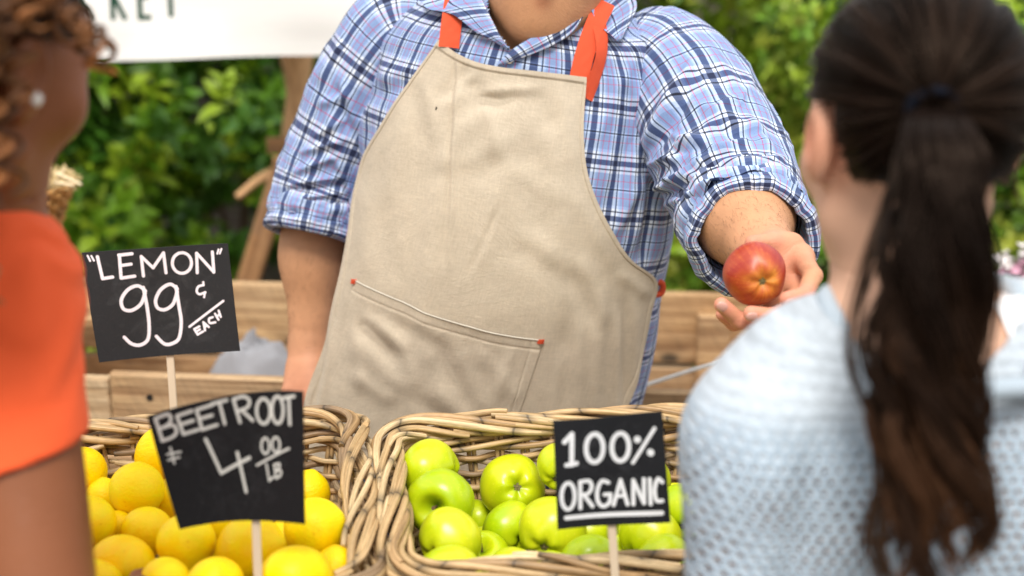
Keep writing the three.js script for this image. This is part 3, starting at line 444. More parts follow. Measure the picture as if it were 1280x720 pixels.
{
  const r = rng(71);
  const appleLabel = ['green apple resting highest against the back left corner of its basket', 'green apple with its hollow stem end turned outward', 'smooth green apple directly below the one showing its hollow stem end', 'green apple touching the front left corner of the basket rim', 'shaded green apple wedged behind the one showing its stem hollow', 'small green apple wedged low behind the front left ones', 'green apple with its blossom end turned outward near the basket back wall', 'green apple between the blossom-end apple and the large one beside the organic sign', 'largest green apple, touching the edge of the organic sign', 'green apple at the front rim beside the small wedged ones', 'green apple just left of the organic sign stick at the rim', 'green apple peeking out at the upper edge of the organic sign', 'green apple right of the organic sign stick beside the blue sleeve', 'green apple at the front rim beside the blue sleeve', 'small green apple seen just under the organic sign', 'small green apple behind the organic sign stick'];
  const lemonLabel = ['lemon highest beside the bare brown arm', 'round lemon showing its pale stem button, beside the beetroot sign', 'lemon at the basket back wall beside the beetroot sign edge', 'small shaded lemon tucked behind the one showing its stem button', 'lemon half hidden by the brown arm', 'small lemon with its pale button turned up between larger lemons', 'oval lemon lying on its side left of the speckled one', 'speckled lemon under the left lower corner of the beetroot sign', 'pale oval lemon lying on its side above the dark fingertips', 'large lemon behind the beetroot sign stick', 'lemon against the right wicker wall beside the beetroot sign', 'lemon right of the beetroot sign stick near the front', 'lemon left of the beetroot sign stick near the front', 'lemon touching the dark fingertips', 'lemon peeking out left of the beetroot sign edge', 'lemon peeking out right of the beetroot sign edge'];
  // axis = direction of the stem end
  const A = [[537, 590, 41, 0.02, V(-0.9, 0.1, -0.35)], [551, 628, 43, -0.02, V(-0.28, 0.12, 0.95)], [562, 675, 40, -0.03, V(0.5, 0.3, -0.8)], [562, 722, 42, -0.03, V(-0.4, 0.4, -0.8)], [596, 652, 29, 0.04, V(0.5, 0.3, -0.7)], [605, 690, 32, 0.04, V(0.1, 0.4, -1)], [641, 609, 41, 0, V(-0.2, -0.4, -0.9)], [637, 661, 35, 0.01, V(-0.6, 0.2, -0.7)], [689, 664, 43, -0.04, V(0.3, 0.25, -0.9)], [641, 722, 38, 0, V(0.7, -0.2, -0.6)], [738, 706, 39, 0, V(-0.3, 0.3, -0.9)], [700, 584, 30, 0.02, V(0.3, 0.4, -0.9)], [812, 670, 41, -0.01, V(0.6, 0.5, -0.6)], [828, 704, 38, -0.01, V(-0.5, 0.4, -0.7)], [736, 668, 28, 0.03, V(0.2, 0.4, -0.9)], [782, 693, 27, 0.03, V(0.1, 0.95, 0.5)], [752, 612, 36, 0.02, V(0.2, 0.4, -0.9)], [800, 600, 38, 0, V(0.5, 0.4, -0.8)], [690, 722, 34, 0.02, V(0.2, 0.4, -0.9)], [855, 640, 38, 0, V(0.2, 0.4, -0.9)], [785, 735, 38, -0.02, V(0.2, 0.4, -0.9)]];
  const c = heap(A, 1.68, 0.16, 'apple'), low = fill(c, RM, RW, RD, 0.034, 16, 72);
  [...c, ...low].forEach((q, i) => {
    const seen = i < c.length, g = thing('green_apple', seen ? appleLabel[i] || 'green apple hidden mostly behind the organic sign' : 'green apple deep in the wicker basket under the others', 'apple', 'green apples in the basket');
    g.position.copy(q.p); g.scale.setScalar(q.r / 0.99); orient(g, q.ax || V(r() - 0.5, 0.4 + r(), r() - 0.5), r() * 6);
    part('flesh', appleGeos[i % 3], appleMats[(i * 7) % 3], g); part('stem', stemGeo, stemMat, g); part('calyx', calyxGeo, calyxMat, g).position.y = -[0.65, 0.61, 0.69][i % 3];
  });
  const B = [[103, 590, 31, 0, V(0, 1, 0.2)], [171, 612, 35, -0.02, V(-0.1, -0.9, 0.35)], [203, 571, 36, 0.02, V(0.2, 1, 0)], [131, 622, 24, 0.05, V(0, 1, 0)], [110, 654, 36, -0.02, V(-0.3, 1, 0.4)], [147, 663, 24, 0.04, V(-0.25, 1, 0.35)], [184, 664, 32, 0.01, V(0.95, -0.3, 0.2)], [233, 678, 37, -0.03, V(0.1, -0.6, 0.75)], [153, 706, 38, -0.03, V(0.95, -0.25, 0.2)], [313, 685, 42, -0.03, V(0.9, 0.25, 0.2)], [394, 661, 40, -0.02, V(0.8, 0.5, 0.2)], [371, 722, 42, -0.03, V(-0.9, 0.2, 0.3)], [269, 734, 38, -0.03, V(0.2, 1, 0.3)], [207, 730, 34, -0.01, V(0.8, 0.1, 0.5)], [216, 628, 28, 0.03, V(0, 1, 0)], [384, 618, 30, 0.03, V(0.3, 1, 0)], [356, 672, 24, 0.05, V(0, 1, 0)], [270, 655, 30, 0.03, V(0.5, 1, 0)], [262, 602, 36, 0.02, V(0.4, 1, 0)], [325, 610, 38, 0.01, V(0, 1, 0)], [420, 715, 30, 0.03, V(0, 1, 0)], [120, 735, 34, 0, V(0, 1, 0)]];
  const e = heap(B, 1.70, 0.27, 'lemon'), lw = fill(e, LM, LW, LD, 0.031, 18, 73);
  [...e, ...lw].forEach((q, i) => {
    const seen = i < e.length, g = thing('lemon', seen ? lemonLabel[i] || 'yellow lemon hidden mostly behind the beetroot sign' : 'yellow lemon deep in the wicker basket under the others', 'lemon', 'lemons in the basket');
    g.position.copy(q.p); g.scale.setScalar(q.r / 1.03); orient(g, q.ax || V(r() - 0.5, 0.4 + r(), r() - 0.5), r() * 6);
    part('peel', lemonGeos[i % 3], lemonMats[(i * 5) % 3], g); part('stem_button', buttonGeo, buttonMat, g).position.set(0, [-1.02, -0.97, -1.11][i % 3], 0);
  });
}
// ---- price signs, the lettering as strokes given in pixels of the photograph
const stickMat = std({ color: lin(0.74, 0.60, 0.43), roughness: 0.7 });
function sign(label, quad, z, bowTop, bowDepth, tint, strokes, stick, ink) {
  const g = thing('price_sign', label, 'sign'), [a, b, c, d] = quad; // top left, top right, bottom right, bottom left
  const S = 512, W = S * 2, Hh = Math.round(W * Math.hypot(d[0] - a[0], d[1] - a[1]) / Math.hypot(b[0] - a[0], b[1] - a[1]));
  const bil = (u, v) => { const x = (1 - u) * (1 - v) * a[0] + u * (1 - v) * b[0] + u * v * c[0] + (1 - u) * v * d[0], y = (1 - u) * (1 - v) * a[1] + u * (1 - v) * b[1] + u * v * c[1] + (1 - u) * v * d[1]; return [x, y - bowTop * 4 * u * (1 - u) * (1 - v)]; };
  const inv = ([x, y]) => { let u = 0.5, v = 0.5; for (let i = 0; i < 30; i++) { const [X, Y] = bil(u, v), e = 1e-3, [Xu, Yu] = bil(u + e, v), [Xv, Yv] = bil(u, v + e), A = (Xu - X) / e, B = (Xv - X) / e, C = (Yu - Y) / e, D = (Yv - Y) / e, k = A * D - B * C; u += ((x - X) * D - (y - Y) * B) / k; v += ((y - Y) * A - (x - X) * C) / k; } return [u * W, v * Hh]; };
  const cv = document.createElement('canvas'); cv.width = W; cv.height = Hh; const k = cv.getContext('2d'); k.fillStyle = tint; k.fillRect(0, 0, W, Hh);
  const r = rng(Math.round(a[0])); for (let i = 0; i < 1800; i++) { const q = r(); k.fillStyle = q < 0.5 ? 'rgba(255,255,255,0.018)' : 'rgba(0,0,0,0.05)'; k.beginPath(); k.ellipse(r() * W, r() * Hh, 2 + 30 * r() * r(), 1 + 8 * r() * r(), r() * 3, 0, 7); k.fill(); }
  k.lineCap = k.lineJoin = 'round'; const px = W / Math.hypot(b[0] - a[0], b[1] - a[1]);
  for (const s of strokes) { // smooth curves through the points, drawn twice like a marker
    const [w, smooth, ...pts] = s, q = pts.map(inv), cur = q.length > 2 && smooth ? new THREE.SplineCurve(q.map((e) => new THREE.Vector2(...e))).getPoints(q.length * 10).map((e) => [e.x, e.y]) : q;
    for (let pass = 0; pass < 2; pass++) { k.strokeStyle = ink; k.globalAlpha = pass ? 0.85 : 0.9; k.lineWidth = w * px * (pass ? 0.55 : 1); k.beginPath(); cur.forEach((e, i) => (i ? k.lineTo(e[0] + (pass ? 1.2 : 0), e[1]) : k.moveTo(...e))); k.stroke(); } k.globalAlpha = 1;
  }
  for (let i = 0; i < 5200; i++) { k.globalAlpha = 0.10 + 0.25 * r(); k.fillStyle = tint; k.beginPath(); k.arc(r() * W, r() * Hh, 0.6 + 2.2 * r() * r(), 0, 7); k.fill(); }
  for (let i = 0; i < 90; i++) { k.globalAlpha = 0.02; k.fillStyle = ink; k.beginPath(); k.ellipse((0.15 + 0.7 * r()) * W, (0.1 + 0.8 * r()) * Hh, 20 + 90 * r(), 6 + 26 * r(), r() * 3, 0, 7); k.fill(); } k.globalAlpha = 1;
  const map = wrapTex(new THREE.CanvasTexture(cv)); map.wrapS = map.wrapT = THREE.ClampToEdgeWrapping;
  const pt = (u, v, t) => { const p = PZ(...bil(u, v), z); p.z += bowDepth * (4 * (u - 0.5) * (u - 0.5)) + 0.002 * Math.sin(u * 5 + v * 3) - t; return p; };
  part('board', surf(24, 16, (u, v) => { const p = pt(u, 1 - v, 0); return [p.x, p.y, p.z, u, v]; }), phys({ map, roughness: 0.7, specularIntensity: 0.3 }), g);
  const back = surf(24, 16, (u, v) => { const p = pt(u, v, 0.0016); return [p.x, p.y, p.z, u, v]; }), ed = []; for (let i = 0; i <= 24; i++) ed.push([i / 24, 0]); for (let i = 1; i <= 16; i++) ed.push([1, i / 16]); for (let i = 23; i >= 0; i--) ed.push([i / 24, 1]); for (let i = 15; i >= 0; i--) ed.push([0, i / 16]);
  const rim = surf(ed.length - 1, 1, (u, v) => { const e = ed[Math.round(u * (ed.length - 1))], p = pt(e[0], e[1], v * 0.0016); return [p.x, p.y, p.z]; });
  part('backing', mergeGeometries([back, rim]), std({ color: 0x1b1a1a, roughness: 0.8, side: THREE.DoubleSide }), g);
  const s0 = PZ(...stick[0], z - 0.006), s1 = PZ(...stick[1], z - 0.006), up = s0.clone().sub(s1).normalize(), L = s0.distanceTo(s1), o = part('stick', plank(stick[3] || 0.0085, L + stick[2] + 0.06, 0.0035, 0.001, 0.1, z), stickMat, g); o.position.copy(s0).add(s1).multiplyScalar(0.5).addScaledVector(up, (0.06 - stick[2]) / 2); o.quaternion.setFromUnitVectors(V(0, 1, 0), up);
}
const scale = (ox, oy, s, list) => list.map(([w, m, ...p]) => [w, m, ...p.map(([x, y]) => [ox + x / s, oy + y / s])]);
const oval = (w, x, y, rx, ry, t = 0) => [w, 1, ...Array.from({ length: 13 }, (_, i) => { const a = -1.9 + i * Math.PI * 2 / 12; return [x + rx * Math.cos(a) + t * ry * Math.sin(a), y + ry * Math.sin(a)]; })];
sign('grey-black chalkboard sign reading LEMON 99 cents each', [[103, 315], [285, 304], [301, 437], [125, 452]], -1.80, 0, 0.004, '#303032', scale(0, 240, 2.768, [
  [2.6, 0, [306, 218], [315, 236]], [2.6, 0, [319, 219], [328, 235]], [4.4, 0, [340, 222], [358, 297], [392, 292]], [4.4, 0, [415, 217], [421, 296], [467, 290]], [4.4, 0, [413, 217], [458, 212]], [4.2, 0, [418, 253], [455, 248]],
  [4.2, 0, [497, 290], [490, 222], [530, 262], [566, 210], [574, 280]], oval(4.2, 629, 246, 33, 36), [4.2, 0, [682, 280], [680, 212], [740, 277], [735, 207]], [2.6, 0, [757, 198], [752, 213]], [2.6, 0, [767, 196], [761, 212]],
  [4.6, 1, [503, 342], [478, 324], [445, 336], [422, 370], [428, 402], [455, 409], [487, 388], [502, 350]], [4.6, 1, [496, 330], [508, 395], [515, 460], [511, 510], [485, 530], [455, 525], [431, 502]],
  [4.6, 1, [612, 336], [588, 320], [556, 338], [538, 374], [545, 402], [570, 408], [598, 388], [612, 346]], [4.6, 1, [608, 328], [618, 395], [626, 450], [619, 505], [596, 525], [568, 527], [540, 501]],
  [3, 0, [703, 312], [704, 322]], [3.4, 1, [704, 322], [686, 328], [680, 344], [690, 354], [710, 347]], [3, 0, [709, 347], [706, 364]], [3.2, 0, [655, 467], [774, 375]],
  [3.2, 0, [690, 465], [672, 475], [684, 493], [703, 482]], [3, 0, [678, 484], [692, 475]], [3.2, 0, [710, 478], [704, 450], [723, 466]], [2.6, 0, [709, 468], [717, 461]], [3.2, 1, [737, 432], [724, 438], [727, 452], [746, 449]], [3.2, 0, [745, 420], [757, 440]], [3.2, 0, [758, 409], [765, 430]], [3, 0, [751, 430], [761, 421]]]), [[213, 450], [217, 508], 0.16, 0.0105], '#fbf0f7');
sign('curled black chalkboard sign reading BEETROOT 4.00 per pound, stuck in the lemons', [[188, 515], [381, 485], [384, 648], [228, 655]], -1.235, 5, 0.012, '#1f1f21', scale(0, 460, 2.768, [
  [4.3, 0, [547, 162], [572, 237]], [4.3, 1, [547, 162], [588, 150], [598, 170], [585, 187], [562, 196]], [4.3, 1, [562, 196], [606, 188], [617, 212], [602, 228], [572, 237]],
  [4.3, 0, [668, 143], [618, 157], [640, 220], [690, 208]], [4.3, 0, [630, 187], [672, 176]], [4.3, 0, [735, 125], [683, 140], [702, 209], [752, 195]], [4.3, 0, [692, 172], [735, 161]], [4.3, 0, [735, 122], [785, 110]], [4.3, 0, [760, 116], [778, 192]],
  [4.3, 0, [808, 108], [830, 188]], [4.3, 1, [808, 108], [842, 98], [863, 112], [855, 136], [820, 150]], [4.3, 0, [836, 146], [874, 182]], oval(4.3, 912, 148, 24, 44), oval(4.3, 962, 141, 20, 47), [4.3, 0, [983, 99], [1021, 89]], [4.3, 0, [1002, 94], [1006, 187]],
  [2.6, 0, [598, 262], [612, 316]], [2.6, 0, [588, 284], [632, 279]], [2.6, 0, [592, 303], [628, 297]], [4.8, 0, [714, 243], [765, 364], [862, 313]], [4.8, 0, [820, 295], [850, 430]],
  oval(3.2, 918, 269, 14, 27), oval(3.2, 956, 262, 14, 25), [3, 0, [888, 338], [1003, 270]], [3, 0, [922, 332], [932, 388], [947, 374]], [3, 0, [950, 332], [957, 377]], [3, 1, [950, 332], [969, 327], [966, 342], [953, 352]], [3, 1, [953, 352], [974, 350], [972, 366], [957, 377]]]), [[320, 650], [323, 735], 0.12], '#d5d6cf');
sign('black chalkboard sign reading 100% ORGANIC, stuck in the green apples', [[691, 526], [828, 515], [838, 652], [697, 662]], -1.262, 0, 0.0, '#222326', scale(400, 480, 2.7826, [
  [6.5, 0, [850, 200], [876, 172], [875, 278]], [6, 0, [857, 280], [892, 274]], oval(6.4, 955, 222, 30, 50), oval(6.4, 1045, 221, 30, 49), [5, 0, [1164, 157], [1089, 276]], [9, 0, [1104, 195], [1105, 196]], [9, 0, [1150, 240], [1151, 241]],
  oval(5.4, 863, 389, 23, 47), [5.4, 0, [906, 433], [905, 340]], [5.4, 1, [905, 340], [936, 338], [945, 360], [932, 382], [908, 386]], [5.4, 0, [918, 386], [948, 427]], [5.4, 1, [1003, 345], [980, 340], [965, 372], [967, 410], [985, 428], [1007, 415], [1010, 388]], [5, 0, [990, 387], [1011, 386]],
  [5.2, 0, [1022, 423], [1046, 337], [1070, 420]], [4.6, 0, [1032, 393], [1060, 390]], [5.2, 0, [1090, 419], [1090, 337], [1127, 414], [1127, 332]], [5.2, 0, [1147, 332], [1150, 416]], [5.2, 1, [1190, 340], [1175, 330], [1164, 365], [1170, 403], [1190, 404]], [6.2, 0, [857, 466], [1188, 446]]]), [[765, 660], [770, 735], 0.1], '#eef0f2');
// ---------------------------------------------------------------- people: shared
const skinBump = dataTex(512, 512, (u, v) => { const q = 0.5 + 0.3 * tn(u, v, 70, 2) + 0.25 * tn(u, v, 24, 2, 4); return [q, q, q]; }, false); skinBump.repeat.set(14, 14);
const skinMat = (rough) => phys({ color: 0xffffff, vertexColors: true, roughness: rough, bumpMap: skinBump, bumpScale: 0.0006, specularIntensity: 0.6 });
// a head in its own frame: y up, z to the face, x to the wearer's left; origin between the ears
function headField(M, o) { // o: neck radius, neck end (world), chub
  const inv = M.clone().invert().elements, k = o.k || 1;
  const b = (x, y, z, rx, ry, rz) => ball(V(x, y, z), rx, ry, rz), c = (p, q, ra, rb) => cone(V(...p), V(...q), ra, rb);
  const base = [b(0, 0.03, -0.012, 0.073, 0.088, 0.094), b(0, -0.038, 0.024, 0.057 + o.chub * 0.012, 0.078, 0.064)];
  const soft = [b(0, -0.098, 0.06, 0.022, 0.018, 0.02), c([-0.036, 0.024, 0.074], [0.036, 0.024, 0.074], 0.012, 0.012), b(0.04, -0.028, 0.055, 0.026, 0.022, 0.022), b(-0.04, -0.028, 0.055, 0.026, 0.022, 0.022), c([0.05, -0.065, 0.0], [0.012, -0.1, 0.058], 0.018, 0.014), c([-0.05, -0.065, 0.0], [-0.012, -0.1, 0.058], 0.018, 0.014)];
  if (o.chub) soft.push(b(0, -0.115, 0.022, 0.05, 0.03 * o.chub, 0.045), b(0, -0.075, 0.03, 0.066, 0.045, 0.05));
  const nose = [c([0, 0.012, 0.086], [0, -0.03, 0.106], 0.007, 0.0115), c([-0.011, -0.034, 0.09], [0.011, -0.034, 0.09], 0.008, 0.008)];
  const lips = [c([-0.02, -0.0615, 0.081], [0.02, -0.0615, 0.081], 0.0055, 0.0055), c([-0.017, -0.0715, 0.081], [0.017, -0.0715, 0.081], 0.006, 0.006), b(0, -0.0655, 0.081, 0.015, 0.009, 0.0095)];
  const ear = (s) => { const q = (x, y, z, rx, ry, rz) => b(s * x, y, z, rx, ry, rz); const A = q(0.082, 0.0, -0.013, 0.0115, 0.033, 0.0195), B = q(0.0935, 0.005, -0.010, 0.008, 0.021, 0.0115), C = q(0.074, -0.024, -0.006, 0.008, 0.011, 0.010); return (x, y, z) => smin(smax(A(x, y, z), -B(x, y, z), 0.004), C(x, y, z), 0.006); };
  const eL = ear(1), eR = ear(-1), sockets = [b(0.031, 0.004, 0.094, 0.017, 0.011, 0.014), b(-0.031, 0.004, 0.094, 0.017, 0.011, 0.014)];
  const f0 = union(base, 0.05), f1 = union(soft, 0.03), f2 = union(nose, 0.012), f3 = union(lips, 0.004);
  return (X, Y, Z) => { const x = (inv[0] * X + inv[4] * Y + inv[8] * Z + inv[12]), y = (inv[1] * X + inv[5] * Y + inv[9] * Z + inv[13]), z = (inv[2] * X + inv[6] * Y + inv[10] * Z + inv[14]);
    const far = Math.hypot(x, y, z) - 0.2; if (far > 0.05) return far * k;
    let d = smin(f0(x, y, z), f1(x, y, z), 0.035); for (const s of sockets) d = smax(d, -s(x, y, z), 0.012); d = smin(d, f2(x, y, z), 0.016); d = smin(d, f3(x, y, z), 0.006); d = smin(d, eL(x, y, z), 0.008); d = smin(d, eR(x, y, z), 0.008); return d * k; };
}
function headMatrix(pos, yaw, pitch, roll, k) { return new THREE.Matrix4().compose(pos, new THREE.Quaternion().setFromEuler(new THREE.Euler(pitch, yaw, roll, 'YXZ')), V(k, k, k)); }
const eyeWhite = std({ color: lin(0.75, 0.72, 0.68), roughness: 0.25 }), irisMat = std({ color: lin(0.06, 0.03, 0.015), roughness: 0.2 }), lashMat = std({ color: lin(0.02, 0.013, 0.01), roughness: 0.7 });
function face(parent, M, browCol) { // eyes and brows
  const bm = std({ color: browCol, roughness: 0.8 });
  for (const s of [1, -1]) {
    const e = part('eye', new THREE.SphereGeometry(0.0118, 18, 12), eyeWhite, parent); e.applyMatrix4(M.clone().multiply(new THREE.Matrix4().makeTranslation(s * 0.031, 0.004, 0.0745)));
    part('iris', new THREE.SphereGeometry(0.0062, 14, 8), irisMat, e).position.set(0, 0, 0.0066);
    const st = new Strands(3), r = rng(5 + s); for (let i = 0; i < 90; i++) { const t = r(), x = s * (0.014 + 0.036 * t), y = 0.026 + 0.006 * Math.sin(t * 2.6) + 0.006 * (r() - 0.5), z = 0.088 - 0.012 * t * t; st.add([V(x, y, z), V(x + s * 0.005, y + 0.002, z + 0.001), V(x + s * 0.009, y + 0.001, z - 0.001)], () => 0.0004, () => [1, 1, 1]); }
    const b = part('eyebrow', st.geo(), bm, parent); b.applyMatrix4(M);
  }
}
function legs(parent, hip, yaw, hipW, col, shoe, inseam) { // trousers and shoes, mostly hidden by the stall
  const c = Math.cos(yaw), s = Math.sin(yaw), at = (x, y, z) => V(hip.x + x * c + z * s, y, hip.z - x * s + z * c), L = [];
  for (const q of [-1, 1]) L.push(cone(at(q * hipW * 0.45, hip.y - 0.06, 0), at(q * hipW * 0.5, hip.y * 0.52, 0.02), hipW * 0.46, hipW * 0.32), cone(at(q * hipW * 0.5, hip.y * 0.52, 0.02), at(q * hipW * 0.52, 0.1, -0.02), hipW * 0.32, hipW * 0.25));
  L.push(cone(at(-hipW * 0.35, hip.y, 0), at(hipW * 0.35, hip.y, 0), hipW * 0.55, hipW * 0.55)); const f = union(L, 0.05);
  part('trousers', nets((x, y, z) => smax(f(x, y, z) + 0.003 * noise(x * 12, y * 9, z * 12), y - hip.y - 0.12, 0.01), V(hip.x - 0.4, 0.05, hip.z - 0.4), V(hip.x + 0.4, hip.y + 0.2, hip.z + 0.4), 0.018), std({ color: col, roughness: 0.85 }), parent);
  for (const q of [-1, 1]) { const g = union([cone(at(q * hipW * 0.52, 0.05, -0.04), at(q * hipW * 0.6, 0.04, 0.16), 0.045, 0.04)], 0.01); const p = at(q * hipW * 0.55, 0.05, 0.05); part('shoe', nets((x, y, z) => smax(g(x, y, z), 0.002 - y, 0.005), V(p.x - 0.22, -0.02, p.z - 0.22), V(p.x + 0.22, 0.14, p.z + 0.22), 0.012), std({ color: shoe, roughness: 0.6 }), parent); }
}
// folds given as strokes [x0, y0, x1, y1, half width, height, kind] in pixels of the photograph: kind 0 ridge, 1 step
function folds(list) {
  return (px, py) => { let d = 0; for (const [x0, y0, x1, y1, w, a, kind] of list) { const dx = x1 - x0, dy = y1 - y0, L2 = dx * dx + dy * dy, t = ((px - x0) * dx + (py - y0) * dy) / L2; if (t < -0.25 || t > 1.25) continue; const n = ((px - x0) * dy - (py - y0) * dx) / Math.sqrt(L2), q = n / w; if (Math.abs(q) > 4) continue; const e = sstep(-0.25, 0.2, t) * sstep(1.25, 0.8, t); d += a * e * (kind ? q * Math.exp(0.5 - 0.5 * q * q) : Math.exp(-q * q)); } return d; };
}
// ---------------------------------------------------------------- the stallholder
const man = thing('person', 'stallholder in blue plaid shirt and beige apron holding out a red fruit', 'person', 'people at the stall');
const MO = PZ(629, 350, -2.07), mRoll = 8.5 * Math.PI / 180, mYaw = 9 * Math.PI / 180, mLean = 4 * Math.PI / 180;
const manT = (x, y, z) => { // body frame to world: x to the picture's right, y up the spine, z to the front
  let X = x * Math.cos(mRoll) + y * Math.sin(mRoll), Y = -x * Math.sin(mRoll) + y * Math.cos(mRoll), Z = z + Y * Math.sin(mLean);
  return V(MO.x + X * Math.cos(mYaw) - Z * Math.sin(mYaw), MO.y + Y, MO.z + Z * Math.cos(mYaw) + X * Math.sin(mYaw));
};
const torsoTab = table([[-0.55, 0.24, 0.14, 0.14, 0, 0.85, -0.06], [-0.3, 0.293, 0.18, 0.14, 0, 0.85, -0.056], [-0.19, 0.287, 0.198, 0.135, 0, 0.86, -0.044], [0, 0.256, 0.216, 0.135, 0, 0.86, -0.012], [0.127, 0.243, 0.198, 0.14, 0, 0.86, 0], [0.255, 0.236, 0.16, 0.137, 0.002, 0.84, 0], [0.33, 0.226, 0.13, 0.127, 0.005, 0.84, 0], [0.375, 0.208, 0.112, 0.112, 0.008, 0.86, 0], [0.41, 0.172, 0.096, 0.102, 0.01, 0.9, 0], [0.438, 0.128, 0.082, 0.092, 0.013, 0.95, 0], [0.462, 0.094, 0.073, 0.084, 0.018, 1, 0], [0.49, 0.08, 0.068, 0.076, 0.022, 1, 0], [0.52, 0.078, 0.066, 0.074, 0.026, 1, 0]]);
const torsoP = (th, s, off = 0) => { const [a, bf, bb, cz, e, cx] = torsoTab(s), S = Math.sin(th), C = Math.cos(th); return manT(cx + (a + off) * Math.sign(S) * Math.pow(Math.abs(S), e), s, cz + (C > 0 ? bf + off : bb + off) * Math.sign(C) * Math.pow(Math.abs(C), e)); };
const torsoN = (th, s) => { const e = 0.004, a = torsoP(th + e, s).sub(torsoP(th - e, s)), b = torsoP(th, s + e).sub(torsoP(th, s - e)); return a.cross(b).normalize(); };
const onTorso = (px, py, smin0 = -0.5, smax0 = 0.5) => { // the point of the front of the torso seen at a pixel
  let best = [0, 0], e = 1e9, t0 = -1.75, t1 = 1.75, s0 = smin0, s1 = smax0;
  for (let it = 0; it < 4; it++) { const N = 26; for (let i = 0; i <= N; i++) for (let j = 0; j <= N; j++) { const th = mix(t0, t1, i / N), s = mix(s0, s1, j / N), pt = torsoP(th, s), q = proj(pt), d = (q[0] - px) ** 2 + (q[1] - py) ** 2 + (torsoN(th, s).dot(V(0, EYE, 0).sub(pt)) < 0.02 ? 2500 : 0); if (d < e) { e = d; best = [th, s]; } } const w = (t1 - t0) / N * 1.5, h = (s1 - s0) / N * 1.5; t0 = best[0] - w; t1 = best[0] + w; s0 = best[1] - h; s1 = best[1] + h; }
  return best;
};
// plaid cloth: 0.05 m across, 0.086 m along
const plaid = (() => {
  const base = [0.51, 0.61, 0.78], navy = [0.07, 0.11, 0.25], white = [0.88, 0.91, 0.96], black = [0.03, 0.035, 0.08], red = [0.80, 0.25, 0.38], pale = [0.66, 0.76, 0.93];
  const pick = (x, list) => { let c = base; for (const [a, b, k] of list) if (x >= a && x < b) c = k; return c; };
  const warp = (x) => pick(x, [[0.0, 0.03, white], [0.03, 0.065, black], [0.065, 0.15, white], [0.15, 0.35, navy], [0.35, 0.44, white], [0.46, 0.495, black], [0.495, 0.53, white], [0.53, 0.58, pale], [0.655, 0.68, red], [0.86, 0.885, red], [0.94, 1, pale]]);
  const weft = (x) => pick(x, [[0.0, 0.05, white], [0.05, 0.075, black], [0.075, 0.135, white], [0.135, 0.235, navy], [0.235, 0.30, white], [0.30, 0.325, black], [0.325, 0.37, white], [0.37, 0.42, pale], [0.56, 0.572, red], [0.67, 0.70, pale], [0.70, 0.722, black], [0.722, 0.75, pale], [0.86, 0.872, red]]);
  const map = dataTex(512, 880, (u, v) => { const a = warp(u), b = weft(v), tw = ((Math.floor(u * 256) + Math.floor(v * 440)) % 4 < 2), n = 0.96 + 0.05 * noise(u * 512, v * 60, 1) + 0.05 * noise(u * 40, v * 880, 2), k = tw ? 0.66 : 0.36; return [0, 1, 2].map((i) => (0.55 * (a[i] * k + b[i] * (1 - k)) + 0.45 * Math.sqrt(a[i] * b[i])) * n); });
  map.repeat.set(1 / 0.045, 1 / 0.076); return map;
})();
const weave = dataTex(256, 256, (u, v) => { const q = 0.5 + 0.25 * Math.sin(u * 402) * Math.sin(v * 402) + 0.3 * tn(u, v, 40, 2); return [q, q, q]; }, false); weave.repeat.set(12, 12);
const shirtMat = phys({ map: plaid, bumpMap: weave, bumpScale: 0.0005, roughness: 0.85, sheen: 0.2, sheenColor: lin(0.7, 0.8, 1), side: THREE.DoubleSide });

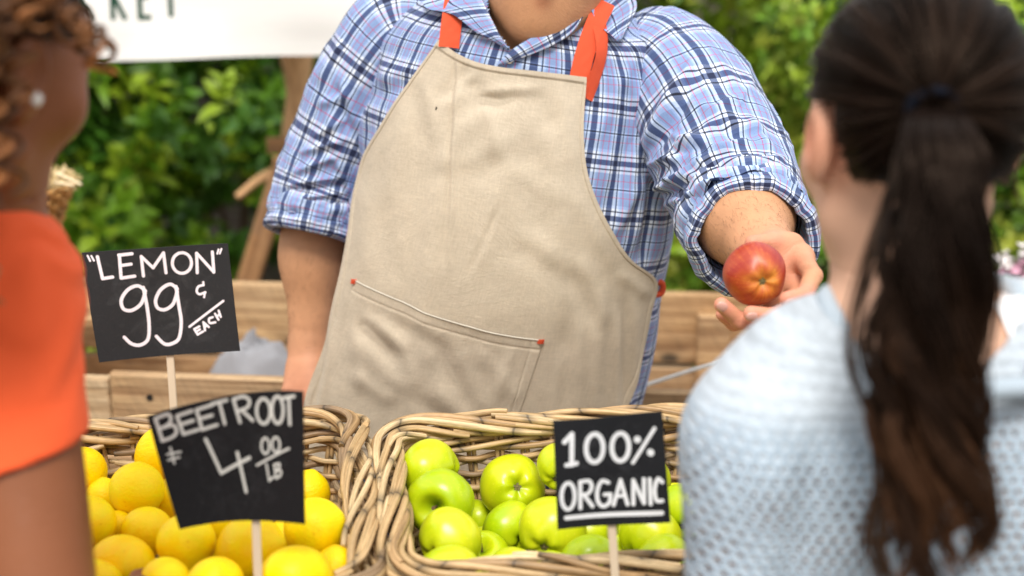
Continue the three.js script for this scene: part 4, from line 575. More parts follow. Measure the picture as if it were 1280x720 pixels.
// --- skin: neck, head, arms and hands as one surface
const arm1 = { sh: P(845, 95, 2.0), el: P(915, 245, 1.84), wr: P(958, 322, 1.625) }; // the arm held out
const arm2 = { sh: P(500, 45, 2.07), el: P(398, 262, 2.15), wr: P(388, 432, 2.15), kn: P(382, 500, 2.12) };
const manHead = headMatrix(P(690, -74, 1.93), -0.08, 0.06, -0.10, 1.1);
{
  const nk = manT(0, 0.42, 0.0), nk2 = P(690, -60, 2.03);
  const F = [cone(nk, nk2, 0.066, 0.062), cone(manT(-0.12, 0.36, 0), manT(0.12, 0.36, 0), 0.06, 0.06), cone(manT(0, 0.33, 0.01), manT(0, 0.1, 0.02), 0.078, 0.12), ball(manT(0, 0.33, 0.02), 0.13, 0.09, 0.06),
    cone(manT(0, 0.1, 0.02), manT(0, -0.2, 0.02), 0.12, 0.12),
    cone(arm1.sh, arm1.el, 0.062, 0.052), cone(arm1.el, arm1.el.clone().lerp(arm1.wr, 0.35), 0.054, 0.057), cone(arm1.el.clone().lerp(arm1.wr, 0.35), arm1.wr, 0.057, 0.034),
    cone(arm2.sh, arm2.el, 0.062, 0.046), cone(arm2.el, arm2.el.clone().lerp(arm2.wr, 0.35), 0.045, 0.048), cone(arm2.el.clone().lerp(arm2.wr, 0.35), arm2.wr, 0.048, 0.033)];
  const bodyF = union(F, 0.045), headF = headField(manHead, { chub: 1, k: 1.1 });
  const all = (x, y, z) => smin(bodyF(x, y, z), headF(x, y, z), 0.02);
  const hand = (chains, palm, wr, wrR, k = 0.012) => { const L = [...palm, ...chains.flatMap((c) => c.slice(1).map((q, i) => cone(c[i].p, q.p, c[i].r, q.r)))]; const fingers = chains.map((c) => union(c.slice(1).map((q, i) => cone(c[i].p, q.p, c[i].r, q.r)), 0.004)), pf = union(palm, 0.02); return (x, y, z) => { let d = 1e3; for (const f of fingers) d = Math.min(d, f(x, y, z)); return smin(pf(x, y, z), d, k); }; };
  const C = (...q) => q.map(([x, y, d, r]) => ({ p: P(x, y, d), r }));
  // hand with the fruit: palm up, thumb behind the fruit, fingers curling round its near side
  const ch1 = [C([1000, 318, 1.595, 0.0125], [1016, 345, 1.545, 0.0108], [1006, 369, 1.512, 0.0098], [984, 374, 1.503, 0.0088]),
    C([1000, 350, 1.60, 0.0125], [994, 384, 1.545, 0.0108], [967, 396, 1.517, 0.0098], [939, 392, 1.508, 0.0088]),
    C([975, 368, 1.605, 0.012], [955, 399, 1.56, 0.0105], [924, 401, 1.535, 0.0095], [902, 381, 1.522, 0.0086]),
    C([952, 374, 1.61, 0.0105], [936, 401, 1.58, 0.0092], [917, 404, 1.565, 0.0085], [903, 393, 1.556, 0.0078]),
    C([985, 322, 1.615, 0.016], [990, 305, 1.602, 0.0125], [966, 302, 1.593, 0.0105], [941, 304, 1.586, 0.0095])];
  const palm1 = [cone(arm1.wr, P(975, 345, 1.612), 0.033, 0.026), cone(P(972, 322, 1.615), P(1000, 325, 1.60), 0.026, 0.017), cone(P(968, 340, 1.618), P(998, 350, 1.602), 0.024, 0.016), cone(P(955, 345, 1.625), P(972, 366, 1.607), 0.024, 0.015), cone(P(945, 345, 1.632), P(952, 372, 1.612), 0.02, 0.013)];
  // the other hand leans on its knuckles behind the lemons
  const w = arm2.wr, ch2 = [C([364, 496, 2.125, 0.0125], [359, 522, 2.105, 0.0105], [364, 541, 2.110, 0.0092], [371, 551, 2.125, 0.0085]), C([376, 502, 2.113, 0.0125], [373, 530, 2.092, 0.0105], [378, 549, 2.100, 0.0092], [384, 558, 2.115, 0.0085]), C([390, 502, 2.110, 0.012], [390, 529, 2.092, 0.01], [393, 547, 2.100, 0.0092], [397, 555, 2.115, 0.0085]), C([403, 496, 2.115, 0.011], [405, 519, 2.100, 0.0092], [406, 535, 2.105, 0.0085], [408, 542, 2.117, 0.0078]), C([408, 474, 2.130, 0.014], [418, 496, 2.110, 0.012], [420, 516, 2.100, 0.0105], [418, 528, 2.100, 0.0095])];
  const palm2 = [cone(w, P(385, 478, 2.135), 0.033, 0.03), cone(P(378, 466, 2.140), P(366, 488, 2.125), 0.025, 0.016), cone(P(390, 466, 2.135), P(390, 492, 2.112), 0.025, 0.016), cone(P(396, 466, 2.135), P(403, 486, 2.117), 0.024, 0.015)];
  const h1 = hand(ch1, palm1), h2 = hand(ch2, palm2);
  const whole = (x, y, z) => smin(smin(all(x, y, z), h1(x, y, z), 0.012), h2(x, y, z), 0.012);
  const shift = (f, e) => f, g = [];
  // coarse trunk, fine head, fine forearms and hands: three grids that overlap a little inside the clothes
  const cut = (f, keep) => (x, y, z) => Math.max(f(x, y, z), keep(x, y, z));
  const hy = manT(0, 0.36, 0).y;
  g.push(nets(cut(all, (x, y, z) => Math.max(y - hy + 0.004, -0.02 - 1)), V(-0.45, 0.85, -2.35), V(0.5, hy + 0.05, -1.5), 0.013));
  g.push(nets(cut(all, (x, y, z) => Math.max(hy - 0.035 - y, Math.abs(x - nk.x) - 0.2)), V(nk.x - 0.17, hy - 0.05, -2.25), V(nk.x + 0.19, hy + 0.46, -1.75), 0.0044));
  g.push(nets(whole, V(P(890, 380, 1.6).x - 0.06, P(940, 420, 1.55).y - 0.03, P(900, 250, 1.84).z + 0.0), V(P(1030, 300, 1.6).x + 0.03, P(920, 235, 1.84).y + 0.03, P(940, 350, 1.46).z), 0.0026));
  g.push(nets(whole, V(P(345, 470, 2.15).x - 0.02, P(380, 565, 2.1).y - 0.02, P(380, 300, 2.2).z - 0.06), V(P(430, 470, 2.1).x + 0.02, P(398, 300, 2.15).y, P(380, 500, 2.04).z), 0.0034));
  const body = mergeGeometries(g); const pinkTips = [...ch1, ...ch2].flatMap((c) => c.slice(2).map((q) => q.p)), palmC = P(990, 330, 1.59), lipC = V(0, -0.066, 0.088).applyMatrix4(manHead);
  colorize(body, (x, y, z) => { const n = fbm(x * 22, y * 22, z * 22, 3), n2 = noise(x * 130, y * 130, z * 130), p = V(x, y, z); let red = 0; for (const q of pinkTips) red = Math.max(red, Math.exp(-q.distanceToSquared(p) / 0.00035)); red = Math.max(red, 0.55 * Math.exp(-palmC.distanceToSquared(p) / 0.0035), 0.5 * Math.exp(-arm2.kn.distanceToSquared(p) / 0.006)); const lip = Math.exp(-lipC.distanceToSquared(p) / 0.00012), fr = n2 > 0.72 ? 0.12 : 0, k = 1 + 0.16 * n + 0.05 * n2 - fr; return [clamp(0.56 * k + 0.12 * red), clamp((0.285 - 0.02 * red - 0.06 * lip) * k), clamp((0.148 + 0.03 * red - 0.03 * lip) * k)]; });
  part('body', body, skinMat(0.55), man); face(man, manHead, lin(0.12, 0.09, 0.06));
  // nails
  const nail = std({ color: lin(0.66, 0.36, 0.29), roughness: 0.3 });
  const nailAt = (c, up) => { const a = c[2].p, b = c[3].p, t = b.clone().sub(a).normalize(), n = up.clone().addScaledVector(t, -up.dot(t)).normalize(), s = t.clone().cross(n); const o = part('nail', new THREE.SphereGeometry(1, 14, 10, 0, Math.PI * 2, 0, 1.35), nail, man); o.matrixAutoUpdate = true; const M = new THREE.Matrix4().makeBasis(s.clone().multiplyScalar(c[3].r * 0.72), n.clone().multiplyScalar(c[3].r * 0.42), t.clone().multiplyScalar(c[3].r * 0.95)).setPosition(b.clone().addScaledVector(n, c[3].r * 0.68).addScaledVector(t, c[3].r * 0.15)); M.decompose(o.position, o.quaternion, o.scale); };
  for (const k of [0, 1, 2]) nailAt(ch1[k], V(0.25, -0.35, 1)); 
  // short hair of the head, forearm hair
  const st = new Strands(3), r = rng(88); for (let i = 0; i < 2600; i++) { const a = r() * 6.283, b = Math.acos(1 - 1.25 * r()); const d = V(Math.sin(b) * Math.cos(a), Math.cos(b), Math.sin(b) * Math.sin(a)); if (d.z > 0.55 && d.y < 0.72) continue; const p = V(d.x * 0.074, 0.03 + d.y * 0.089, -0.012 + d.z * 0.095), n = V(d.x, d.y, d.z), q = p.clone().addScaledVector(n, 0.012).add(V(0, -0.006, -0.010)); st.add([p, p.clone().lerp(q, 0.5).addScaledVector(n, 0.003), q].map((e) => e.applyMatrix4(manHead)), () => 0.0007, () => { const k = 0.7 + 0.5 * r(); return [0.11 * k, 0.08 * k, 0.055 * k]; }); }
  part('hair', st.geo(), std({ vertexColors: true, roughness: 0.6 }), man);
  const fh = new Strands(3), pa = body.attributes.position, na = body.attributes.normal;
  for (let tries = 0, n = 0; tries < 90000 && n < 1100; tries++) { const i = Math.floor(r() * pa.count), p = V(pa.getX(i), pa.getY(i), pa.getZ(i)); const on = (A, B, lo, hi) => { const d = B.clone().sub(A), t = p.clone().sub(A).dot(d) / d.lengthSq(); return t > lo && t < hi && p.distanceTo(A.clone().addScaledVector(d, t)) < 0.075; }; const f1 = on(arm1.el, arm1.wr, 0.2, 0.95), f2 = on(arm2.el, arm2.wr, 0.1, 0.98); if (!f1 && !f2) continue; const nn = V(na.getX(i), na.getY(i), na.getZ(i)), t = (f1 ? arm1.wr.clone().sub(arm1.el) : arm2.wr.clone().sub(arm2.el)).normalize().add(V((r() - 0.5) * 0.9, (r() - 0.5) * 0.9, (r() - 0.5) * 0.9)); t.addScaledVector(nn, -t.dot(nn)).normalize(); const L = 0.008 + 0.009 * r(); fh.add([p, p.clone().addScaledVector(nn, 0.0014).addScaledVector(t, L * 0.5), p.clone().addScaledVector(nn, 0.0008).addScaledVector(t, L)], (s) => 0.00013 * (1.1 - s), () => [0.24, 0.14, 0.08]); n++; }
  part('arm_hair', fh.geo(), std({ vertexColors: true, roughness: 0.6 }), man);
  legs(man, manT(0, -0.38, 0), -0.15, 0.2, lin(0.03, 0.045, 0.09), lin(0.03, 0.02, 0.015));
}
// --- shirt
const shirt = new THREE.Group(); shirt.name = 'plaid_shirt'; man.add(shirt); shirt.userData.label = 'blue, white and navy plaid shirt with rolled sleeves';
{
  const chest = folds([[455, 190, 470, 120, 7, 0.004, 0], [440, 230, 462, 150, 6, 0.005, 1], [447, 120, 520, 95, 10, 0.003, 1], [780, 100, 745, 170, 9, 0.003, 0], [800, 150, 770, 260, 9, 0.005, 1], [812, 190, 790, 300, 8, 0.006, 0], [822, 215, 808, 320, 7, 0.006, 1], [760, 200, 780, 310, 10, 0.003, 0], [795, 230, 765, 290, 7, 0.004, 0], [835, 250, 822, 340, 6, 0.004, 0], [800, 60, 770, 110, 9, 0.003, 0], [830, 40, 760, 60, 10, 0.003, 1], [815, 380, 808, 490, 5, 0.004, 0], [805, 400, 795, 500, 4, 0.003, 1], [520, 20, 490, 60, 9, 0.003, 0], [475, 40, 480, 110, 8, 0.003, 1], [790, 120, 815, 240, 6, 0.005, 1], [640, 40, 660, 90, 8, 0.002, 0]]);
  const bodyS = (u, v) => { const th = u < 0.82 ? mix(-1.95, 1.95, u / 0.82) : mix(1.95, 2 * Math.PI - 1.95, (u - 0.82) / 0.18), s = mix(-0.36, 0.487, v); return [th, s]; };
  // the neck opening is a V in the front of the shirt
  const rim = [[642, 68], [628, 50], [611, 24], [598, -60], [752, -60], [720, 16], [686, 42], [662, 57]], open = (th, s) => { if (Math.abs(th) > 1.3 || s < 0.3) return false; const [x, y] = proj(torsoP(th, s, 0.004)); let c = false; for (let i = 0, k = rim.length - 1; i < rim.length; k = i++) if ((rim[i][1] > y) !== (rim[k][1] > y) && x < (rim[k][0] - rim[i][0]) * (y - rim[i][1]) / (rim[k][1] - rim[i][1]) + rim[i][0]) c = !c; return c; };
  part('shirt_body', surf(400, 230, (u, v) => { const [th, s] = bodyS(u, v), p = torsoP(th, s, -0.062 * sstep(0.12, -0.14, s) * sstep(0.1, -0.8, Math.sin(th))), n = torsoN(th, s), q = proj(p); let d = 0.004 + 0.0022 * fbm(th * 3 + 4, s * 9, 1, 3); if (Math.abs(th) < 1.9) d += Math.max(-0.006, chest(q[0], q[1]) * 1.3); p.addScaledVector(n, d); return [p.x, p.y, p.z, th * 0.235, s]; }, { closed: true, keep: (u, v) => { const [th, s] = bodyS(u, v); return !open(th > Math.PI ? th - 2 * Math.PI : th, s); } }), shirtMat, shirt);
  // sleeves: tubes that follow the arm, with folds round it
  function sleeve(name, nodes, fl, seed, amp, uvRot) {
    const c = spline(nodes.map(([x, y, d]) => P(x, y, d))), N = 190, pts = c.getPoints(N), fr = frames(pts), rad = table(nodes.map((q, i) => [i / (nodes.length - 1), q[3]])), L = c.getLength();
    return part(name, surf(220, N, (u, v) => { const i = Math.round(v * N), a = u * Math.PI * 2, R = rad(v)[0], nn = fr.N[i].clone().multiplyScalar(Math.cos(a)).addScaledVector(fr.B[i], Math.sin(a)), p = pts[i].clone().addScaledVector(nn, R), q = proj(p);
      const f = fbm(Math.cos(a) * 1.3 + seed, v * 7 + Math.sin(a) * 1.4, Math.sin(a) * 1.3, 3), rg = 1 - Math.abs(fbm(Math.cos(a) * 1.1 + seed * 2, v * 5.5 + 1.6 * Math.sin(a + seed), Math.sin(a) * 1.1 + 9, 3)) * 2.4;
      const facing = nn.dot(V(0, EYE, 0).sub(p).normalize()) > -0.1 ? 1 : 0; p.addScaledVector(nn, amp * (f * 0.9 + 0.8 * rg * rg * Math.sign(rg)) * sstep(0, 0.2, v) + facing * 1.5 * fl(q[0], q[1])); return [p.x, p.y, p.z, uvRot + a * 0.083, v * L + seed * 0.03]; }, { closed: true }), shirtMat, shirt);
  }
  sleeve('sleeve', [[775, 92, 2.04, 0.075], [815, 95, 2.02, 0.100], [850, 115, 1.985, 0.0985], [893, 185, 1.90, 0.094], [918, 240, 1.83, 0.088], [936, 285, 1.765, 0.080]], folds([[845, 225, 930, 175, 5, 0.006, 0], [830, 205, 900, 150, 6, 0.005, 0], [850, 250, 960, 215, 5, 0.006, 0], [880, 150, 925, 120, 6, 0.004, 0], [815, 180, 855, 120, 6, 0.006, 1], [900, 205, 975, 200, 4, 0.004, 0], [820, 150, 870, 80, 7, 0.004, 0], [825, 240, 870, 225, 5, 0.006, 1], [935, 150, 965, 190, 6, 0.004, 0], [885, 60, 920, 110, 7, 0.003, 0], [850, 190, 880, 178, 4, 0.004, 1], [870, 235, 940, 232, 4, 0.005, 0], [835, 225, 860, 245, 4, 0.005, 1], [905, 160, 950, 165, 5, 0.004, 1], [840, 170, 910, 190, 5, 0.004, 0], [860, 130, 920, 150, 6, 0.003, 0], [815, 205, 850, 200, 4, 0.006, 0]]), 3, 0.0046, 0.02);
  sleeve('sleeve', [[560, 42, 2.06, 0.07], [515, 45, 2.07, 0.092], [470, 95, 2.085, 0.087], [425, 185, 2.11, 0.079], [402, 245, 2.12, 0.076], [394, 285, 2.118, 0.073]], folds([[400, 100, 425, 60, 6, 0.004, 0], [372, 215, 420, 195, 5, 0.005, 0], [365, 235, 425, 225, 4, 0.004, 1], [415, 150, 432, 215, 6, 0.006, 0], [395, 170, 430, 150, 5, 0.004, 0], [425, 110, 440, 160, 5, 0.005, 1], [380, 190, 430, 175, 5, 0.005, 0], [400, 130, 435, 120, 6, 0.004, 0], [420, 200, 435, 240, 4, 0.006, 0], [370, 250, 425, 240, 4, 0.004, 0]]), 8, 0.0044, 0.01);
  // rolled cuffs: a fat turned-up band, its mouth rolled inward
  function cuff(nodes, seed) {
    const c = spline(nodes.map(([x, y, d]) => P(x, y, d))), N = 60, pts = c.getPoints(N), fr = frames(pts), r0 = nodes.map((q) => q[3]), rad = table(nodes.map((q, i) => [i / (nodes.length - 1), q[3]]));
    const prof = [[0.02, -0.012], [0.0, -0.004], [0.02, 0.004], [0.25, 0.0085], [0.5, 0.0075], [0.54, 0.0055], [0.58, 0.0085], [0.85, 0.0095], [0.97, 0.006], [1.0, -0.001], [0.97, -0.006], [0.8, -0.009], [0.45, -0.010]], tp = table(prof.map((q, i) => [i / (prof.length - 1), ...q]));
    part('rolled_cuff', surf(200, 84, (u, v) => { const [t0, off] = tp(v), a = u * Math.PI * 2, t = clamp(t0 + 0.08 * fbm(Math.cos(a) * 1.5 + seed, Math.sin(a) * 1.5, v * 1.2, 2)), k = t * N, i = Math.min(N - 1, Math.floor(k)), f = k - i, o = pts[i].clone().lerp(pts[i + 1], f), nn = fr.N[i].clone().multiplyScalar(Math.cos(a)).addScaledVector(fr.B[i], Math.sin(a)); const w = fbm(Math.cos(a) * 2.4 + seed, Math.sin(a) * 2.4, t * 2.5 + v, 3), rg = 1 - Math.abs(fbm(Math.cos(a) * 1.5 + 5 + seed, Math.sin(a) * 1.5, t * 3, 2)) * 3; o.addScaledVector(nn, rad(t)[0] + off + 0.0085 * w + 0.003 * rg); return [o.x, o.y, o.z, a * 0.083 + 0.2 * seed, v * 0.15 + 0.03 * seed]; }, { closed: true }), shirtMat, shirt);
  }
  cuff([[921, 250, 1.82, 0.078], [930, 272, 1.785, 0.077], [938, 292, 1.748, 0.074], [942, 303, 1.72, 0.072]], 2);
  cuff([[404, 246, 2.12, 0.070], [398, 265, 2.12, 0.070], [393, 285, 2.118, 0.068], [390, 298, 2.116, 0.066]], 5);
  // collar: two leaves folded over a band, laid on the shirt from traced points (fold edge, outer edge)
  const lay = (px, py, off) => { const [th, s] = onTorso(px, py, 0.2, 0.52), p = torsoP(th, s); return p.addScaledVector(torsoN(th, s), off); };
  const leaf = (inner, outer, seed) => { const A = spline(inner.map((q) => (q.length > 3 ? P(q[0], q[1], q[3]) : lay(q[0], q[1], q[2])))), B = spline(outer.map((q) => (q.length > 3 ? P(q[0], q[1], q[3]) : lay(q[0], q[1], q[2])))); part('collar', surf(60, 26, (u, v) => { const a = A.getPoint(u), b = B.getPoint(u), p = a.lerp(b, v); const n = V(0.1, 0.45, 0.9); p.addScaledVector(n, 0.004 * Math.sin(Math.PI * Math.min(1, v * 1.15)) + 0.0025 * fbm(u * 5 + seed, v * 3, 1, 2) + 0.0016 * (sstep(0.8, 0.86, v) - sstep(0.92, 1, v))); return [p.x, p.y, p.z, u * 0.15 + 0.013 * seed, v * 0.045 + 0.02 * seed + u * 0.01]; }), shirtMat, shirt); };
  leaf([[640, 66, 0.010], [628, 48, 0.011], [616, 26, 0.012], [606, 4, 0.014], [600, -22, 0.016]], [[643, 68, 0.010], [618, 54, 0.014], [598, 44, 0.017], [572, 26, 0.019], [541, 20, 0.021], [538, -8, 0.024]], 1);
  leaf([[622, 82, 0.010], [644, 62, 0.012], [680, 40, 0.012], [713, 18, 0.013], [732, 0, 0.014], [742, -24, 0.016]], [[624, 85, 0.010], [655, 74, 0.013], [690, 60, 0.014], [714, 45, 0.015], [727, 25, 0.016], [740, 4, 0.018]], 2.5);
  leaf([[730, 2, 0.016], [734, 18, 0.017], [748, 40, 0.017], [768, 57, 0.016]], [[745, -34, 0.022], [772, -22, 0.022], [792, 4, 0.022], [772, 54, 0.017]], 1.7);
  const bt = lay(638, 77, 0.010), o = part('button', new THREE.LatheGeometry([[0, 0.0004], [0.0026, 0.0004], [0.0034, 0.0013], [0.0046, 0.0013], [0.0052, 0.0006], [0.005, -0.0008], [0, -0.0008]].map(([x, y]) => new THREE.Vector2(x, y)), 20), std({ color: lin(0.32, 0.27, 0.2), roughness: 0.35 }), shirt); o.position.copy(bt); o.quaternion.setFromUnitVectors(V(0, 1, 0), V(0.05, 0.35, 0.9).normalize());
}
// --- apron
const canvasMap = dataTex(512, 512, (u, v) => { const a = tn(u, v, 7, 4), th = 0.5 * noise(u * 256, v * 24, 1) + 0.5 * noise(u * 24, v * 256, 2), k = 1 + 0.045 * a + 0.05 * th; return [0.76 * k, 0.705 * k, 0.62 * k]; }); canvasMap.repeat.set(5, 5);
const canvasBump = dataTex(512, 512, (u, v) => { const q = 0.5 + 0.2 * Math.sin(u * 804) + 0.2 * Math.sin(v * 804) + 0.35 * tn(u, v, 60, 2); return [q, q, q]; }, false); canvasBump.repeat.set(6, 6);
const apronMat = phys({ map: canvasMap, bumpMap: canvasBump, bumpScale: 0.0007, roughness: 0.9, sheen: 0.15, sheenColor: lin(1, 0.95, 0.85), side: THREE.DoubleSide });
const orangeMat = std({ color: lin(0.72, 0.085, 0.025), roughness: 0.8, bumpMap: canvasBump, bumpScale: 0.0005, side: THREE.DoubleSide });
{
  const apron = new THREE.Group(); apron.name = 'apron'; man.add(apron); apron.userData.label = 'beige canvas bib apron with orange straps';
  const curve = (pts) => { const q = pts.map(([x, y]) => onTorso(x, y)); return (t) => { const k = clamp(t) * (q.length - 1), i = Math.min(q.length - 2, Math.floor(k)), f = k - i, a = q[Math.max(0, i - 1)], b = q[i], c = q[i + 1], d = q[Math.min(q.length - 1, i + 2)]; return [0, 1].map((m) => 0.5 * (2 * b[m] + (c[m] - a[m]) * f + (2 * a[m] - 5 * b[m] + 4 * c[m] - d[m]) * f * f + (3 * b[m] - a[m] - 3 * c[m] + d[m]) * f * f * f)); }; };
  const even = (poly, n) => { const L = [0]; for (let i = 1; i < poly.length; i++) L.push(L[i - 1] + Math.hypot(poly[i][0] - poly[i - 1][0], poly[i][1] - poly[i - 1][1])); return Array.from({ length: n }, (_, k) => { const s = L[L.length - 1] * k / (n - 1); let i = 0; while (i < L.length - 2 && L[i + 1] < s) i++; const t = (s - L[i]) / (L[i + 1] - L[i]); return [mix(poly[i][0], poly[i + 1][0], t), mix(poly[i][1], poly[i + 1][1], t)]; }); };
  const Lc = curve(even([[554, 53], [530, 86], [505, 122], [480, 165], [461, 202], [450, 250], [443, 300], [432, 350], [415, 420], [392, 500], [378, 580]], 14));
  const Rc = curve(even([[732, 98], [728, 150], [728, 200], [738, 240], [757, 282], [782, 322], [814, 352], [806, 380], [794, 440], [777, 500], [758, 580]], 14));
  const Tc = curve([[554, 53], [575, 69], [600, 80], [630, 86], [665, 90], [700, 94], [732, 98]]), Bc = curve([[378, 580], [450, 582], [520, 584], [580, 586], [640, 586], [700, 584], [758, 580]]);
  const coons = (u, v) => { const l = Lc(v), r = Rc(v), t = Tc(u), b = Bc(u), c00 = Tc(0), c10 = Tc(1), c01 = Bc(0), c11 = Bc(1); return [0, 1].map((m) => (1 - u) * l[m] + u * r[m] + (1 - v) * t[m] + v * b[m] - ((1 - u) * (1 - v) * c00[m] + u * (1 - v) * c10[m] + (1 - u) * v * c01[m] + u * v * c11[m])); };
  const fold = folds([[573, 66, 566, 250, 3.0, 0.0022, 1], [566, 250, 560, 330, 4, 0.0012, 1], [610, 132, 590, 105, 13, -0.006, 0], [612, 134, 648, 120, 12, -0.005, 0], [612, 140, 628, 200, 12, 0.004, 0], [600, 118, 672, 112, 8, 0.004, 0], [588, 150, 560, 210, 14, 0.004, 0], [590, 95, 560, 130, 9, 0.003, 1], [660, 110, 690, 160, 14, -0.003, 0], [700, 110, 715, 200, 12, 0.003, 0], [512, 150, 490, 260, 12, 0.0035, 0], [530, 110, 540, 180, 10, 0.002, 1], [545, 200, 520, 420, 14, 0.003, 1], [640, 180, 600, 330, 13, 0.003, 0], [625, 260, 590, 335, 5, -0.0018, 0], [680, 180, 690, 300, 16, 0.003, 1], [715, 240, 760, 330, 12, 0.003, 0], [650, 300, 720, 350, 12, 0.002, 1], [470, 240, 462, 340, 12, 0.003, 0], [765, 400, 760, 520, 8, 0.006, 0], [780, 380, 778, 520, 6, 0.004, 1], [745, 380, 735, 520, 9, 0.005, 0], [715, 400, 705, 520, 10, 0.004, 1], [700, 440, 690, 520, 8, 0.003, 0], [720, 330, 745, 400, 10, 0.003, 1], [770, 340, 800, 365, 9, 0.003, 0], [420, 410, 405, 520, 5, 0.004, 1], [640, 210, 700, 250, 14, 0.002, 0], [590, 215, 640, 180, 12, 0.002, 1]]);
  const wob = (px, py) => 0.0016 * fbm(px * 0.02, py * 0.012, 3, 3) + 0.0005 * fbm(px * 0.07, py * 0.05, 5, 2);
  const stretch = (s, th) => 0.016 * sstep(-0.05, -0.3, s) * Math.cos(th); // cloth hangs free below the belly
  const surfP = (u, v, extra) => { const [th, s] = coons(u, v), p = torsoP(th, s), q = proj(p), n = torsoN(th, s); const e = Math.min(u * 0.42, (1 - u) * 0.42, v * 0.55), hem = 0.0012 * (1 - sstep(0.010, 0.0125, e)) - 0.0010 * Math.exp(-Math.pow((e - 0.0118) / 0.0012, 2)), hemTop = v * 0.62 < 0.016 ? 0.0012 * (1 - sstep(0.0125, 0.015, v * 0.62)) : 0; p.addScaledVector(n, 0.0125 + stretch(s, th) + Math.max(-0.0045, 1.15 * fold(q[0], q[1])) + wob(q[0], q[1]) + hem + hemTop + extra); return [p.x, p.y, p.z, th * 0.235, s]; };
  part('bib_cloth', surf(330, 400, (u, v) => surfP(u, 1 - v, 0)), apronMat, apron);
  // turned edges give the cloth thickness
  const edge = (f, n) => part('hem', surf(n, 4, (u, v) => { const [a, b] = f(u), k = [0, 0.0006, 0.0012, 0.0012, 0.0012][Math.round(v * 4)], p = surfP(a, b, -0.0005 - k * 2 - (v > 0.6 ? 0.001 : 0)); return p; }), apronMat, apron);
  edge((t) => [0, t], 200); edge((t) => [1, t], 200); edge((t) => [t, 0], 120);
  // pocket: a cloth patch over the lower left, gaping a little at the mouth
  const inv = (px, py) => { let u = 0.4, v = 0.7; for (let it = 0; it < 24; it++) { const pr = (a, b) => { const [th, s] = coons(a, b); return proj(torsoP(th, s).addScaledVector(torsoN(th, s), 0.012)); }, q = pr(u, v), e = 2e-3, qu = pr(u + e, v), qv = pr(u, v + e), A = (qu[0] - q[0]) / e, B = (qv[0] - q[0]) / e, C = (qu[1] - q[1]) / e, D = (qv[1] - q[1]) / e, k = A * D - B * C; u = clamp(u + 0.7 * ((px - q[0]) * D - (py - q[1]) * B) / k, 0.004, 1); v = clamp(v + 0.7 * ((py - q[1]) * A - (px - q[0]) * C) / k, 0, 1); } return [u, v]; };
  const cn = (pts) => { const q = pts.map((e) => inv(...e)), c = new THREE.SplineCurve(q.map((e) => new THREE.Vector2(...e))); return (t) => { const e = c.getPoint(t); return [e.x, e.y]; }; };
  const pT = cn([[443, 349], [500, 376], [560, 399], [620, 416], [678, 425]]), pB = cn([[402, 540], [470, 556], [540, 566], [590, 568], [628, 566]]), pL = cn([[443, 349], [432, 400], [419, 460], [402, 540]]), pR = cn([[678, 425], [664, 470], [648, 515], [628, 566]]);
  const pc = (u, v) => { const l = pL(v), r = pR(v), t = pT(u), b = pB(u), a = pT(0), c = pT(1), d = pB(0), e = pB(1); return [0, 1].map((m) => (1 - u) * l[m] + u * r[m] + (1 - v) * t[m] + v * b[m] - ((1 - u) * (1 - v) * a[m] + u * (1 - v) * c[m] + (1 - u) * v * d[m] + u * v * e[m])); };
  const pf = folds([[480, 400, 520, 470, 12, 0.005, 0], [455, 400, 500, 440, 9, 0.004, 1], [450, 430, 530, 520, 14, 0.006, 0], [530, 440, 560, 500, 14, 0.004, 0], [445, 470, 490, 500, 11, 0.005, 0], [560, 440, 600, 520, 12, 0.0035, 1], [600, 440, 650, 500, 12, 0.003, 0], [500, 480, 580, 530, 12, 0.004, 1], [640, 440, 620, 500, 9, 0.003, 0], [470, 385, 560, 430, 9, 0.002, 1], [440, 400, 450, 480, 8, 0.004, 0]]);
  const pocketP = (u, v, extra) => { const [a, b] = pc(u, v), p0 = surfP(clamp(a, 0.003, 0.997), clamp(b), 0), q = proj(V(p0[0], p0[1], p0[2])), gape = 0.004 * Math.sin(Math.PI * u) * Math.exp(-v * 6), e = Math.min(u * 0.26, (1 - u) * 0.26), bag = sstep(0, 0.02, e); const seam = -0.0012 * Math.exp(-Math.pow((v - 0.115) / 0.009, 2)) - 0.0010 * Math.exp(-Math.pow((u - 0.925) / 0.006, 2)); const pp = V(p0[0], p0[1], p0[2]).addScaledVector(V(0, 0.12, 1), 0.0022 + gape + extra + bag * (Math.max(-0.002, pf(q[0], q[1]) * 1.0) + 0.0012 * fbm(q[0] * 0.03, q[1] * 0.03, 8, 3)) + seam); return [pp.x, pp.y, pp.z, p0[3] + 0.07, p0[4] + 0.03]; };
  const pocket = part('pocket', surf(200, 130, (u, v) => pocketP(u, 1 - v, 0)), apronMat, apron, 'slanted patch pocket with cream piped mouth');
  part('piping', rod(Array.from({ length: 80 }, (_, i) => V(...pocketP(i / 79, 0.004, 0.0004))), 0.0009, 6), std({ color: lin(0.66, 0.62, 0.52), roughness: 0.8 }), pocket);
  part('pocket_edge', surf(90, 2, (u, v) => pocketP(1, u, -0.0026 * v)), apronMat, pocket);
  for (const [u, dx] of [[0.006, 0.002], [0.985, 0.004]]) { const st = []; for (let i = 0; i < 7; i++) { const a = V(...pocketP(u + 0.0, 0.0 + i * 0.008, 0.001)), w = 0.0045; st.push(rod([a.clone().add(V(-w, 0.001 * (i % 2), -0.001)), a.clone().add(V(0, 0.0005, 0.0022)), a.clone().add(V(w, -0.001 * (i % 2), -0.001))], 0.0009, 5)); } part('bar_tack', mergeGeometries(st), orangeMat, pocket); }
